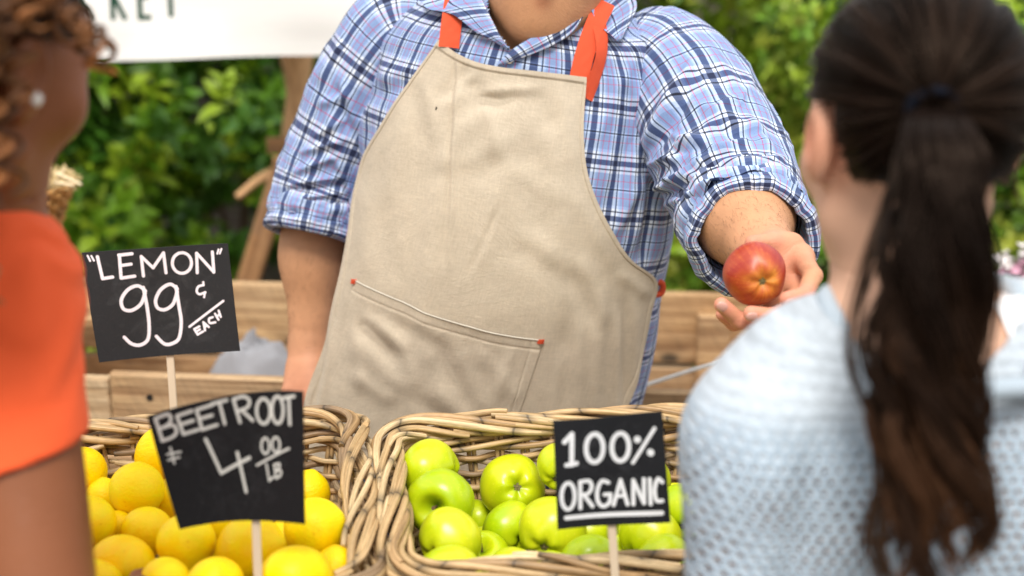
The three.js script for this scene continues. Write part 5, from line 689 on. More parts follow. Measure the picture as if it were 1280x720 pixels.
  // small dark fleck on the bib
  { const [u, v] = inv(546, 136), p = V(...surfP(u, v, 0.0004)); const o = part('fleck', new THREE.SphereGeometry(1, 8, 6).scale(0.0012, 0.0028, 0.0005), std({ color: 0x3a322c, roughness: 0.9 }), apron); o.position.copy(p); o.rotation.z = -0.2; }
  // straps
  const strap = (name, pts, hw, offs, tw) => { const q = pts.map(([x, y, o]) => { const [th, s] = onTorso(x, y), p = torsoP(th, s), n = torsoN(th, s); return p.addScaledVector(n, o); }), c = spline(q); return part(name, surf(40, 8, (u, v) => { const p = c.getPoint(u), t = c.getTangent(u), n = V(0.05, 0.35, 0.9), s = t.clone().cross(n).normalize(), k = (tw ? tw(u) : 0), w = s.clone().multiplyScalar(Math.cos(k)).addScaledVector(n, Math.sin(k)); p.addScaledVector(w, (v - 0.5) * 2 * hw).addScaledVector(n, 0.0012 * (1 - Math.pow(2 * v - 1, 4)) + 0.0006 * noise(u * 9, v * 4)); return [p.x, p.y, p.z, v * 0.04, u * 0.1]; }), orangeMat, apron); };
  strap('strap', [[565, 62, 0.013], [567, 44, 0.013], [570, 26, 0.014], [574, 8, 0.016], [578, -12, 0.018]], 0.0145);
  strap('strap', [[722, 104, 0.012], [727, 80, 0.013], [734, 55, 0.014], [741, 34, 0.016], [748, 12, 0.018]], 0.0135);
  strap('strap_tail', [[742, 26, 0.015], [748, 50, 0.016], [749, 72, 0.014], [742, 98, 0.010], [732, 124, 0.006]], 0.0105, 0, (u) => 0.7 * Math.sin(u * 2.6));
  { const [th, s] = onTorso(820, 356), p = torsoP(th, s).addScaledVector(torsoN(th, s), 0.004); const o = part('side_tie', rod(spline([p.clone().add(V(-0.006, 0.008, 0.004)), p.clone().add(V(0.006, 0.002, 0)), p.clone().add(V(0.004, -0.012, 0)), p.clone().add(V(-0.006, -0.014, 0.003))]).getPoints(12), 0.005, 8), orangeMat, apron); }
}
// --- the fruit in his hand
{
  const g = thing('red_apple', 'red and orange apple resting in the outstretched hand', 'apple'), p = P(944, 343, 1.547); g.position.copy(p); g.scale.setScalar(0.0362); orient(g, V(-0.14, 0.05, -0.97), 1.1);
  const map = dataTex(512, 256, (u, v) => { const a = tn(u, v, 4, 3, 1), b = tn(u, v, 22, 3, 4), st = noise(u * 90, v * 5, 3), fl = clamp(0.22 + 0.95 * sstep(0.6, 0.97, v) * 0.75 + 0.5 * a + 0.14 * st + 0.16 * b), dot = tn(u, v, 110, 1, 9) > 0.36 ? 0.1 : 0, pole = Math.exp(-Math.pow((1 - v) / 0.045, 2)); return [mix(0.60, 0.84, fl) + dot - 0.1 * pole, mix(0.13, 0.54, fl) + dot + 0.04 * pole, mix(0.075, 0.20, fl) + dot]; });
  part('flesh', appleGeo(9, 0.96), phys({ map, roughness: 0.42, clearcoat: 0.12, clearcoatRoughness: 0.3 }), g); part('stem', stemGeo, stemMat, g); part('calyx', calyxGeo, calyxMat, g).position.y = -0.705;
}
// ---------------------------------------------------------------- shopper with the ponytail
{
  const g = thing('person', 'shopper with long dark ponytail and pale blue openwork sweater, seen from behind', 'person', 'people at the stall');
  const D = 1.115, HM = headMatrix(P(1134, 174, D), Math.PI + 0.15, 0.06, 0.0, 0.985), HI = HM.clone().invert();
  const hf = headField(HM, { chub: 0, k: 0.985 });
  const nk0 = P(1138, 235, D + 0.005), nk1 = P(1132, 420, D + 0.02), shL = P(962, 554, D + 0.01), shR = P(1395, 508, D + 0.02), elL = P(925, 880, D + 0.03), elR = P(1450, 900, D + 0.05);
  const c7 = P(1165, 445, D + 0.015), hip = V(c7.x + 0.01, 0.93, c7.z - 0.02);
  const F = [cone(nk0, nk1, 0.050, 0.056), cone(P(1110, 494, D + 0.015), shL, 0.044, 0.044), cone(P(1215, 450, D + 0.015), shR, 0.046, 0.050), cone(shL, elL, 0.052, 0.041), cone(shR, elR, 0.052, 0.041),
    ball(c7.clone().add(V(-0.07, -0.13, -0.01)), 0.12, 0.17, 0.10), ball(c7.clone().add(V(0.07, -0.13, -0.01)), 0.12, 0.17, 0.10), ball(c7.clone().add(V(0, -0.3, -0.02)), 0.145, 0.2, 0.105), ball(hip.clone().add(V(0, 0.02, 0)), 0.165, 0.16, 0.115)];
  const bA = union([F[0], F[1], F[2], ...F.slice(5)], 0.05), bB = union([F[3], F[4]], 0.02), bf = (x, y, z) => smin(bA(x, y, z), bB(x, y, z), 0.028), wrL = elL.clone().add(V(0.05, 0.06, -0.23)), wrR = elR.clone().add(V(-0.06, 0.05, -0.23));
  const fore = union([cone(elL, wrL, 0.04, 0.026), cone(elR, wrR, 0.04, 0.026)], 0.02);
  const hands = [wrL, wrR].map((w, k) => { const s = k ? -1 : 1, at = (x, y, z) => w.clone().add(V(s * x, y, z)); return union([cone(w, at(0.01, 0.0, -0.075), 0.026, 0.027), ...[[-0.022, 0.155], [-0.006, 0.17], [0.011, 0.165], [0.026, 0.145]].map(([x, l]) => cone(at(x + 0.008, 0, -0.08), at(x + 0.008, -0.015, -l), 0.0088, 0.0072)), cone(at(0.022, 0.005, -0.03), at(0.05, 0.012, -0.085), 0.012, 0.009)], 0.008); });
  const body = (x, y, z) => smin(smin(smin(bf(x, y, z), hf(x, y, z), 0.035), fore(x, y, z), 0.03), Math.min(hands[0](x, y, z), hands[1](x, y, z)), 0.01);
  const cut = (f, k) => (x, y, z) => Math.max(f(x, y, z), k(x, y, z)), ny = P(1140, 330, D).y;
  const parts = [nets(cut(body, (x, y, z) => y - ny), V(0.02, 0.82, -1.75), V(0.78, ny + 0.03, -0.85), 0.011), nets(cut(body, (x, y, z) => Math.max(ny - 0.006 - y, Math.abs(x - nk0.x) - 0.15)), V(nk0.x - 0.14, ny - 0.03, nk0.z - 0.16), V(nk0.x + 0.14, ny + 0.34, nk0.z + 0.16), 0.0036)];
  const earC = V(0.078, 0, -0.012).applyMatrix4(HM), earD = V(-0.078, 0, -0.012).applyMatrix4(HM);
  const bm = mergeGeometries(parts); colorize(bm, (x, y, z) => { const n = fbm(x * 25, y * 25, z * 25, 3), p = V(x, y, z), e = Math.max(Math.exp(-earC.distanceToSquared(p) / 0.0011), Math.exp(-earD.distanceToSquared(p) / 0.0011)), k = 1 + 0.1 * n; return [(0.62 + 0.04 * e) * k, (0.365 - 0.09 * e) * k, (0.245 - 0.08 * e) * k]; });
  part('body', bm, skinMat(0.5), g); face(g, HM, lin(0.03, 0.02, 0.015));
  legs(g, hip, Math.PI + 0.1, 0.17, lin(0.05, 0.07, 0.13), lin(0.3, 0.3, 0.3));

  // sweater: openwork knit with real holes, plain yoke, ribbed edges
  const yoke = P(1000, 500, D).y, S = 1024, W = 0.8, ox = 0.0, oy = 0.75;
  const cell = 0.0108, isHole = (x, y) => { const r = Math.floor(y / (cell * 0.86)), xx = x / cell + (r & 1) * 0.5, fx = xx - Math.floor(xx) - 0.5, fy = y / (cell * 0.86) - r - 0.5; return Math.hypot(fx, fy * 0.9); };
  const al = dataTex(S, S, (u, v) => { const x = ox + u * W, y = oy + v * W, lim = yoke + 0.02 * Math.sin(x * 16 + 1) - 0.25 * Math.max(0, 0.2 - x); const k = sstep(lim + 0.012, lim - 0.02, y) * (0.185 + 0.06 * noise(x * 30, y * 30, 4)); const q = isHole(x + 0.003 * noise(x * 25, y * 25, 7), y + 0.003 * noise(x * 25, y * 25, 8)) < k ? 0 : 1; return [q, q, q]; }, false);
  const cm = dataTex(S, S, (u, v) => { const x = ox + u * W, y = oy + v * W, n = noise(x * 300, y * 500, 1), m = fbm(x * 40, y * 40, 2, 3), row = 0.5 + 0.5 * Math.sin(y * 6.283 / 0.0102), below = sstep(yoke + 0.02, yoke - 0.02, y), h = isHole(x, y), k = 1 + 0.06 * n + 0.07 * m - (1 - below) * 0.05 * row; const bl = below * Math.exp(-Math.pow((h - 0.38) / 0.12, 2)) * 0.16; return [0.73 * k - bl * 0.8, 0.765 * k - bl * 0.5, 0.795 * k - bl * 0.25]; });
  const bp = dataTex(S, S, (u, v) => { const x = ox + u * W, y = oy + v * W, below = sstep(yoke + 0.02, yoke - 0.02, y), rib = 0.5 + 0.5 * Math.sin(y * 6.283 / 0.0102), st = 0.5 + 0.5 * Math.sin(x * 6.283 / 0.0045 + 2 * Math.sin(y * 6.283 / 0.005)), h = isHole(x, y), q = clamp(mix(0.7 * rib + 0.3 * st, 0.75 * sstep(0.22, 0.5, h) + 0.25 * st, below) + 0.15 * noise(x * 500, y * 500, 3)); return [q, q, q]; }, false);
  const sm = phys({ map: cm, alphaMap: al, alphaTest: 0.5, bumpMap: bp, bumpScale: 0.0013, roughness: 0.95, sheen: 0.12, sheenColor: lin(0.9, 0.95, 1), side: THREE.DoubleSide });
  const sA = union([F[0 + 1], F[2], ...F.slice(5)], 0.05), sB = union([F[3], F[4]], 0.02), sf = (x, y, z) => smin(sA(x, y, z), sB(x, y, z), 0.028), hole = cone(P(1128, 250, D), P(1152, 372, D - 0.01), 0.066, 0.074), fold = (x, y, z) => 0.007 * fbm(x * 11, y * 7, z * 11, 3) + 0.004 * Math.exp(-Math.pow((x - P(985, 600, D).x - 0.12 * (y - P(985, 600, D).y)) / 0.012, 2)) * sstep(P(0, 470, D).y, P(0, 560, D).y, y);
  const sw = (x, y, z) => smax(smax(sf(x, y, z) - 0.0115 + fold(x, y, z), -hole(x, y, z), 0.006), 0.84 - y, 0.01);
  part('sweater', nets(sw, V(0.0, 0.80, -1.5), V(0.76, P(0, 330, D).y, -0.82), 0.0085, (x, y, z) => [(x - ox) / W, (y - oy) / W]), sm, g, 'pale blue openwork knit sweater');
  // ribbed neckband along the rim of the neck hole
  const band = []; const ax0 = P(1128, 250, D), ax1 = P(1152, 372, D - 0.01), ad = ax1.clone().sub(ax0).normalize(), e1 = V(1, 0, 0).addScaledVector(ad, -ad.x).normalize(), e2 = ad.clone().cross(e1);
  for (let i = 0; i <= 64; i++) { const a = i / 64 * Math.PI * 2, dir = e1.clone().multiplyScalar(Math.cos(a)).addScaledVector(e2, Math.sin(a)); let best = null, bd = 1; for (let t = 0; t < 0.20; t += 0.002) { const p = ax1.clone().addScaledVector(ad, t - 0.06).addScaledVector(dir, 0.076), d = Math.abs(sf(p.x, p.y, p.z) - 0.010); if (d < bd) { bd = d; best = p; } } band.push(best); }
  const bandS = band.map((p, i) => { const q = V(0, 0, 0); for (let k = -3; k <= 3; k++) q.add(band[(i + k + 64) % 64]); return q.multiplyScalar(1 / 7); }); bandS[64] = bandS[0].clone();
  const bandMat = std({ map: cm, roughness: 0.95 }); part('neckband', rod(bandS, 0.0085, 10), std({ color: lin(0.40, 0.47, 0.53), roughness: 0.95 }), g);
  // white undershirt strap
  const us = [[1262, 380], [1272, 402], [1282, 428], [1290, 470]].map(([x, y]) => { let p = P(x, y, D - 0.12), dir = p.clone().sub(V(0, EYE, 0)).normalize(); for (let t = 0; t < 60; t++) { const d = bf(p.x, p.y, p.z) - 0.004; p.addScaledVector(dir, Math.max(d * 0.7, -0.01)); if (Math.abs(d) < 0.0006) break; } return p; });
  const uc = spline([us[0].clone().add(V(-0.004, 0.0, -0.03)), ...us]); part('undershirt_strap', surf(30, 6, (u, v) => { const p = uc.getPoint(u), t = uc.getTangent(u), s = t.clone().cross(V(-0.1, 0.5, 0.85)).normalize(); p.addScaledVector(s, (v - 0.5) * 0.022).add(V(0, 0.001, 0.002)); return [p.x, p.y, p.z]; }), std({ color: 0xf2f4f6, roughness: 0.9, side: THREE.DoubleSide }), g);

  // hair: a close cap combed back to the tie, and a wavy ponytail
  const tie = P(1169, 132, D - 0.112), tl = tie.clone().applyMatrix4(HI), r = rng(401), hair = new Strands(3);
  const scalp = (d, lift) => V(d.x * (0.073 + lift), 0.03 + d.y * (0.088 + lift), -0.012 + d.z * (0.094 + lift));
  const tdir = V(tl.x / 0.073, (tl.y - 0.03) / 0.088, (tl.z + 0.012) / 0.094).normalize();
  const hasHair = (d) => { const y = d.y, z = d.z; if (z > 0.62 && y < 0.75) return false; if ((Math.abs(d.x) < 0.72 || z > 0.5) && z > 0.1 && y < 0.42 - 0.3 * (1 - z)) return false; if (y < -0.62) return false; if (Math.abs(d.x) > 0.6 && y < 0.03 && z > -0.22) return false; return true; };
  const capF = (x, y, z) => { const p = V(x, y, z), q = V(x / 0.073, (y - 0.03) / 0.088, (z + 0.012) / 0.094), L = q.length(), d = q.clone().multiplyScalar(1 / L); return [L, d]; };
  const capGeo = surf(80, 60, (u, v) => { const a = u * Math.PI * 2, b = v * Math.PI, d = V(Math.sin(b) * Math.cos(a), Math.cos(b), Math.sin(b) * Math.sin(a)), p = scalp(d, hasHair(d) ? 0.0085 : -0.02).applyMatrix4(HM); return [p.x, p.y, p.z, u, v]; }, { closed: true, keep: (u, v) => { const a = u * Math.PI * 2, b = v * Math.PI; return hasHair(V(Math.sin(b) * Math.cos(a), Math.cos(b), Math.sin(b) * Math.sin(a))); } });
  const hairMat = phys({ color: 0xffffff, vertexColors: true, roughness: 0.36, specularIntensity: 0.25, specularColor: lin(1, 0.72, 0.55) });
  part('scalp_hair', capGeo, std({ color: lin(0.012, 0.008, 0.006), roughness: 0.7 }), g);
  for (let n = 0; n < 4200;) { const a = r() * 6.283, y = 1 - 1.75 * r(), q = Math.sqrt(1 - y * y), d = V(q * Math.cos(a), y, q * Math.sin(a)); if (!hasHair(d)) continue; n++;
    const ang = Math.acos(clamp(d.dot(tdir), -1, 1)), m = 16, pts = [], lift = 0.008 + 0.006 * r() * (d.y > 0 ? 1 : 0.5) + (r() < 0.015 ? 0.012 * r() : 0), sw2 = (r() - 0.5) * 0.05, e0 = V(0, 1, 0).addScaledVector(tdir, -tdir.y).normalize(), phi = Math.atan2(d.dot(tdir.clone().cross(e0)), d.dot(e0)), ridge = 0.0022 * noise(phi * 9, ang * 1.5, 3) + 0.0012 * noise(phi * 26, ang * 2, 6), streak = 0.55 + 1.1 * Math.max(0, 0.5 + noise(phi * 14, 2, 5)); const axis = d.clone().cross(tdir).normalize();
    for (let i = 0; i <= m; i++) { const t = i / m, e = d.clone().applyAxisAngle(axis, ang * t).add(V(sw2 * Math.sin(t * 3), 0, 0)).normalize(); const bump = ridge * 1.2 + 0.006 * Math.sin(Math.PI * t) * Math.sin(ang) + 0.0012 * noise(e.x * 8 + 3, e.y * 8, e.z * 8); const p = scalp(e, lift + bump + 0.012 * Math.pow(t, 6)).applyMatrix4(HM); pts.push(p.lerp(tie, Math.pow(t, 8) * 0.9)); }
    const k = (0.6 + 0.8 * r()) * streak, br = r() < 0.16 ? 1.9 : 1; hair.add(pts, (t) => 0.00075 * (1 - 0.3 * t), () => [0.011 * k * br, 0.0065 * k * br, 0.0045 * k * br]); }
  const main = spline([[1169, 133, 1.004], [1172, 152, 0.978], [1178, 200, 0.962], [1170, 300, 0.962], [1160, 410, 0.968], [1158, 520, 0.975], [1163, 620, 0.98], [1160, 725, 0.985]].map(([x, y, d]) => P(x, y, d * D / 1.115))), half = table([[0, 0.0125], [0.04, 0.015], [0.12, 0.020], [0.3, 0.027], [0.5, 0.028], [0.7, 0.028], [0.85, 0.031], [1, 0.031]]);
  for (let c = 0; c < 34; c++) { const a = r() * 6.283, q = Math.sqrt(r()), cx = q * Math.cos(a), cz = q * Math.sin(a), ph = r() * 6.28, fr = 2.0 + 1.6 * r(), amp = 0.008 + 0.011 * r(), end = 0.80 + 0.24 * r(), warm = r(), curl = r() < 0.4 ? 1 : 0, side = cx > 0.2 ? 1 : 0.3;
    for (let s = 0; s < 34; s++) { const jx = (r() + r() - 1) * 0.30, jz = (r() + r() - 1) * 0.30, m = 44, pts = [], e = end * (0.9 + 0.12 * r()), jp = (r() - 0.5) * 0.7, k = 0.6 + 0.8 * r();
      for (let i = 0; i <= m; i++) { const t = i / m * e, p = main.getPoint(Math.min(1, t)), h = half(Math.min(1, t))[0], clump = 1 - 0.45 * sstep(0.5, 1, t), wv = sstep(0.12, 0.6, t) * amp; if (t > 1) p.y -= (t - 1) * 0.4;
        const tip = sstep(0.72, 1.0, t) * curl; p.x += (cx + jx * clump) * h + wv * Math.sin(fr * 6.283 * t + ph + jp) + tip * side * 0.016 * Math.sin((t - 0.72) * 16); p.z += (cz + jz * clump) * h * 0.5 + wv * 0.7 * Math.cos(fr * 6.283 * t + ph + jp); pts.push(p); }
      hair.add(pts, (t) => 0.00085 * (1 - 0.6 * Math.pow(t, 3)), (t) => { const w = sstep(0.45, 0.95, t) * (0.12 + 0.75 * warm * warm * warm); return [k * mix(0.009, 0.12, w), k * mix(0.0056, 0.054, w), k * mix(0.0044, 0.026, w)]; }); } }
  // loose locks beside the tail
  for (const [path, n] of [[[[1120, 215, 1.0], [1098, 300, 0.985], [1070, 390, 0.985], [1066, 440, 0.985], [1078, 490, 0.99], [1098, 530, 0.99]], 26], [[[1225, 260, 0.985], [1238, 340, 0.985], [1232, 430, 0.99], [1212, 520, 0.99], [1236, 600, 0.985], [1243, 650, 0.985], [1222, 690, 0.985]], 40], [[[1215, 480, 0.985], [1200, 560, 0.985], [1228, 620, 0.98], [1240, 665, 0.98], [1205, 700, 0.98]], 34], [[[1110, 420, 0.98], [1098, 520, 0.985], [1104, 600, 0.985], [1094, 680, 0.985], [1112, 740, 0.985]], 46]])
    for (let s = 0; s < n; s++) { const j = V((r() - 0.5), (r() - 0.5), (r() - 0.5)).multiplyScalar(0.012), c = spline(path.map(([x, y, d], i) => P(x, y, d).add(j.clone().multiplyScalar(i === 0 ? 0.4 : 1)).add(V((r() - 0.5) * 0.003, 0, (r() - 0.5) * 0.003)))), w = r(); hair.add(c.getPoints(30), (t) => 0.0007 * (1 - 0.6 * t), (t) => [mix(0.022, 0.13, t * w), mix(0.014, 0.065, t * w), mix(0.01, 0.032, t * w)]); }
  part('hair', hair.geo(), hairMat, g, 'long dark brown ponytail with lighter wavy ends');
  const tr = part('hair_tie', new THREE.TorusGeometry(0.0165, 0.006, 12, 32), phys({ color: lin(0.006, 0.007, 0.012), roughness: 0.95, specularIntensity: 0.2 }), g); tr.position.copy(main.getPoint(0.012)); tr.quaternion.setFromUnitVectors(V(0, 0, 1), main.getTangent(0.015)); tr.scale.set(1.05, 0.85, 1.5);
}
// ---------------------------------------------------------------- shopper in the orange T-shirt
{
  const g = thing('person', 'shopper with brown curly hair, pearl earring and orange T-shirt, turned from us', 'person', 'people at the stall');
  const D = 1.1, HM = headMatrix(P(-48, 68, D - 0.02), Math.PI - 0.50, 0.05, 0.0, 1.05); HM.premultiply(new THREE.Matrix4().makeTranslation(P(-48, 68, D - 0.02)).multiply(new THREE.Matrix4().makeRotationZ(-0.2)).multiply(new THREE.Matrix4().makeTranslation(P(-48, 68, D - 0.02).negate())));
  const hf = headField(HM, { chub: 0, k: 1.05 });
  const nk0 = P(-62, 150, D), nk1 = P(-75, 330, D + 0.03), shR = P(-2, 364, D + 0.06), shL = P(-460, 400, D - 0.02), elR = P(56, 815, D + 0.03), elL = P(-520, 830, D - 0.02);
  const c7 = nk1.clone().add(V(-0.11, -0.03, 0)), hip = V(c7.x - 0.02, 0.95, c7.z), wrR = P(150, 800, D + 0.24), kn = P(172, 765, D + 0.27), wrL = elL.clone().add(V(0.08, 0.03, -0.22));
  const F = [cone(nk0, nk1, 0.052, 0.060), cone(nk1, shR, 0.050, 0.056), cone(nk1.clone().add(V(-0.1, -0.005, 0)), shL, 0.05, 0.055), cone(shR, elR, 0.056, 0.047), cone(shL, elL, 0.055, 0.045), ball(c7.clone().add(V(-0.01, -0.16, -0.02)), 0.17, 0.19, 0.115), ball(c7.clone().add(V(-0.02, -0.34, -0.02)), 0.15, 0.2, 0.11), ball(hip, 0.18, 0.17, 0.13)];
  const bf = union(F, 0.05), fore = union([cone(elR, wrR, 0.046, 0.028), cone(elL, wrL, 0.045, 0.028)], 0.03);
  const Cn = (...q) => q.map(([x, y, d, r]) => ({ p: P(x, y, d), r })), E = D + 0.25;
  const fing = [Cn([150, 760, E, 0.0105], [163, 735, E + 0.03, 0.009], [172, 722, E + 0.05, 0.0078], [178, 718, E + 0.066, 0.007]), Cn([165, 762, E, 0.0108], [178, 733, E + 0.03, 0.0092], [187, 722, E + 0.055, 0.008], [194, 722, E + 0.075, 0.0072]), Cn([181, 768, E, 0.0105], [195, 742, E + 0.03, 0.009], [204, 733, E + 0.052, 0.0078], [211, 734, E + 0.07, 0.007]), Cn([196, 778, E, 0.0095], [210, 758, E + 0.025, 0.008], [218, 750, E + 0.04, 0.007], [224, 750, E + 0.055, 0.0064]), Cn([135, 785, E - 0.03, 0.013], [122, 760, E, 0.0115], [124, 745, E + 0.02, 0.0095], [130, 738, E + 0.035, 0.0085])];
  const pf = union([cone(wrR, P(172, 785, E - 0.01), 0.027, 0.026), ...fing.slice(0, 4).map((c) => cone(P(165, 795, E - 0.02), c[0].p, 0.022, 0.015))], 0.015), ff = fing.map((c) => union(c.slice(1).map((q, i) => cone(c[i].p, q.p, c[i].r, q.r)), 0.004));
  const lh = union([cone(wrL, wrL.clone().add(V(0.02, 0, -0.08)), 0.027, 0.028), ...[-0.022, -0.007, 0.009, 0.024].map((x, i) => cone(wrL.clone().add(V(0.02 + x, 0, -0.08)), wrL.clone().add(V(0.03 + x, -0.02, -0.15 - [0, 0.015, 0.01, -0.01][i])), 0.009, 0.0075)), cone(wrL.clone().add(V(0.03, 0, -0.03)), wrL.clone().add(V(0.065, 0.01, -0.09)), 0.012, 0.009)], 0.008);
  const hand = (x, y, z) => { let d = 1e3; for (const f of ff) d = Math.min(d, f(x, y, z)); return smin(pf(x, y, z), d, 0.01); };
  const body = (x, y, z) => smin(smin(smin(smin(bf(x, y, z), hf(x, y, z), 0.03), fore(x, y, z), 0.03), hand(x, y, z), 0.012), lh(x, y, z), 0.01);
  const cut = (f, k) => (x, y, z) => Math.max(f(x, y, z), k(x, y, z)), ny = P(-40, 245, D).y;
  const geos = [nets(cut(body, (x, y, z) => y - ny), V(-0.95, 0.85, -1.6), V(-0.1, ny + 0.03, -0.85), 0.0105), nets(cut(body, (x, y, z) => Math.max(ny - 0.005 - y, Math.abs(x - nk0.x) - 0.2)), V(nk0.x - 0.17, ny - 0.03, nk0.z - 0.17), V(nk0.x + 0.17, ny + 0.34, nk0.z + 0.17), 0.004), nets(cut(body, (x, y, z) => Math.max(P(0, 790, E).y - 0.02 - y, -0.01 - 1)), V(P(110, 780, E).x - 0.02, P(0, 795, E).y - 0.02, P(170, 740, E + 0.1).z - 0.02), V(P(235, 740, E).x + 0.02, P(170, 712, E).y + 0.03, P(170, 790, E - 0.05).z), 0.003)];
  const bm = mergeGeometries(geos); colorize(bm, (x, y, z) => { const n = fbm(x * 20, y * 20, z * 20, 3), k = 1 + 0.12 * n; return [0.25 * k, 0.088 * k, 0.037 * k]; });
  part('body', bm, skinMat(0.42), g); face(g, HM, lin(0.01, 0.007, 0.005));
  legs(g, hip, Math.PI - 0.4, 0.175, lin(0.02, 0.025, 0.045), lin(0.4, 0.4, 0.4));
  const er = V(-0.083, -0.036, -0.008).applyMatrix4(HM), ear = part('earring', new THREE.SphereGeometry(0.0063, 22, 16), phys({ color: lin(0.86, 0.82, 0.76), roughness: 0.18, clearcoat: 0.6 }), g, 'round white pearl earring'); ear.position.copy(P(43, 124, proj(er)[2] - 0.006));
  // T-shirt
  const a = P(120, 545, D + 0.04), b = P(0, 572, D + 0.04), t = a.clone().sub(b).normalize(), dn = V(t.y, -t.x, 0).normalize(); if (dn.y > 0) dn.negate();
  const hemOff = (x, y, z, o, n) => (x - o.x) * n.x + (y - o.y) * n.y + (z - o.z) * n.z;
  const oL = elL.clone().lerp(shL, 0.45), nL = elL.clone().sub(shL).normalize(), torso = union([F[0], F[1], F[2], ...F.slice(5)], 0.05), armR = cone(shR, elR, 0.058, 0.060), armL = cone(shL, elL, 0.062, 0.06);
  const fold = (x, y, z) => 0.005 * fbm(x * 13, y * 10, z * 13, 3) + 0.0026 * Math.sin(y * 130 + 12 * fbm(x * 8, y * 6, z * 8, 2)) * sstep(P(0, 600, D).y, P(0, 400, D).y, y) * 0.6;
  const nkAx = nk1.clone().sub(nk0).normalize(), collar = P(12, 256, D + 0.01), nkC = cone(nk0.clone().addScaledVector(nkAx, -0.1), nk1, 0.095, 0.095), nh = (x, y, z) => Math.max(nkC(x, y, z), (x - collar.x) * nkAx.x + (y - collar.y) * nkAx.y + (z - collar.z) * nkAx.z);
  const ts = (x, y, z) => { const A = smax(armR(x, y, z), hemOff(x, y, z, b, dn), 0.006), B = smax(armL(x, y, z), hemOff(x, y, z, oL, nL), 0.006); let d = smin(smin(torso(x, y, z) - 0.006, A, 0.05), B, 0.05) + fold(x, y, z); return smax(smax(d, -nh(x, y, z), 0.005), 0.9 - y, 0.005); };
  const knit = dataTex(256, 256, (u, v) => { const q = 0.5 + 0.3 * Math.sin(u * 402) * Math.sin(v * 300) + 0.3 * tn(u, v, 30, 2); return [q, q, q]; }, false); knit.repeat.set(14, 14);
  part('t_shirt', nets(ts, V(-0.95, 0.86, -1.55), V(P(140, 500, D).x + 0.02, P(0, 190, D).y, -0.85), 0.0058), phys({ color: lin(0.92, 0.115, 0.026), roughness: 0.9, bumpMap: knit, bumpScale: 0.0006, sheen: 0.3, sheenColor: lin(1, 0.5, 0.3) }), g, 'orange cotton T-shirt');
  // sleeve hem seam
  const ring = []; const cH = (() => { const d = elR.clone().sub(shR), o = shR.clone(), k = -hemOff(o.x, o.y, o.z, b, dn) / (d.x * dn.x + d.y * dn.y + d.z * dn.z); return o.addScaledVector(d, k - 0.02); })(); const ee = V(1, 0, 0).addScaledVector(dn, -dn.x).normalize(), ef = dn.clone().cross(ee); for (let i = 0; i <= 48; i++) { const q = i / 48 * Math.PI * 2, di = ee.clone().multiplyScalar(Math.cos(q)).addScaledVector(ef, Math.sin(q)); let p = cH.clone(), lo = 0.03, hi = 0.12; for (let k = 0; k < 30; k++) { const m = (lo + hi) / 2; p = cH.clone().addScaledVector(di, m); if (ts(p.x, p.y, p.z) < 0) lo = m; else hi = m; } ring.push(p); }
  // curly hair: dark cap, ringlets hanging to the shoulder, warm brown
  const r = rng(501), st = new Strands(3), scalp = (d, l) => V(d.x * (0.073 + l), 0.03 + d.y * (0.088 + l), -0.012 + d.z * (0.094 + l));
  const has = (d) => { if (d.z > 0.6 && d.y < 0.72) return false; if (Math.abs(d.x) < 0.6 ? d.z > 0.02 && d.y < 0.30 : d.z > 0.5 && d.y < 0.2) return false; if (d.y < -0.72) return false; if (Math.abs(d.x) > 0.5 && d.y < 0.0 && d.z > -0.35) return false; return true; };
  part('scalp_hair', surf(70, 50, (u, v) => { const q = u * Math.PI * 2, w = v * Math.PI, d = V(Math.sin(w) * Math.cos(q), Math.cos(w), Math.sin(w) * Math.sin(q)), p = scalp(d, 0.009 + 0.004 * fbm(d.x * 6, d.y * 6, d.z * 6, 2)).applyMatrix4(HM); return [p.x, p.y, p.z]; }, { closed: true, keep: (u, v) => { const q = u * Math.PI * 2, w = v * Math.PI; return has(V(Math.sin(w) * Math.cos(q), Math.cos(w), Math.sin(w) * Math.sin(q))); } }), std({ color: lin(0.06, 0.028, 0.014), roughness: 0.8 }), g);
  for (let n = 0; n < 1500;) { const q = r() * 6.283, y = 1 - 1.6 * r(), w = Math.sqrt(Math.max(0, 1 - y * y)), d = V(w * Math.cos(q), y, w * Math.sin(q)); if (!has(d) || d.z < -0.3) continue; n++; // combed back from the hairline
    const to = V(d.x * 0.35, 0.25 + 0.4 * (r() - 0.5), -1).normalize(), ax = d.clone().cross(to).normalize(), an = 0.5 + 0.5 * r(), lf = 0.008 + 0.007 * r(), k = 0.5 + 0.9 * r(), ph = r() * 6; st.add(Array.from({ length: 13 }, (_, i) => scalp(d.clone().applyAxisAngle(ax, an * i / 12), lf + 0.003 * Math.sin(i * 1.3 + ph)).applyMatrix4(HM)), () => 0.0011, (t) => [k * 0.085, k * 0.036, k * 0.016]); }
  for (let n = 0; n < 560;) { const q = r() * 6.283, y = 1 - 1.8 * r(), w = Math.sqrt(Math.max(0, 1 - y * y)), d = V(w * Math.cos(q), y, w * Math.sin(q)); if (!has(d)) continue; n++;
    const p0 = scalp(d, 0.006).applyMatrix4(HM), out = scalp(d, 0.1).applyMatrix4(HM).sub(p0).normalize(), back = d.z < -0.1, len = (d.x < -0.3 && d.z > -0.45 ? 0.5 : 1) * (back ? 0.11 : 0.045) + 0.07 * r() * (back ? 1 : 0.5), nearEar = d.x < -0.3 && d.z > -0.45 ? 0.35 : 1, cr = (0.009 + 0.007 * r()) * (0.5 + 0.5 * nearEar), turns = len / 0.024, ph = r() * 6.28, tone = 0.55 + 0.9 * r(), warm = r();
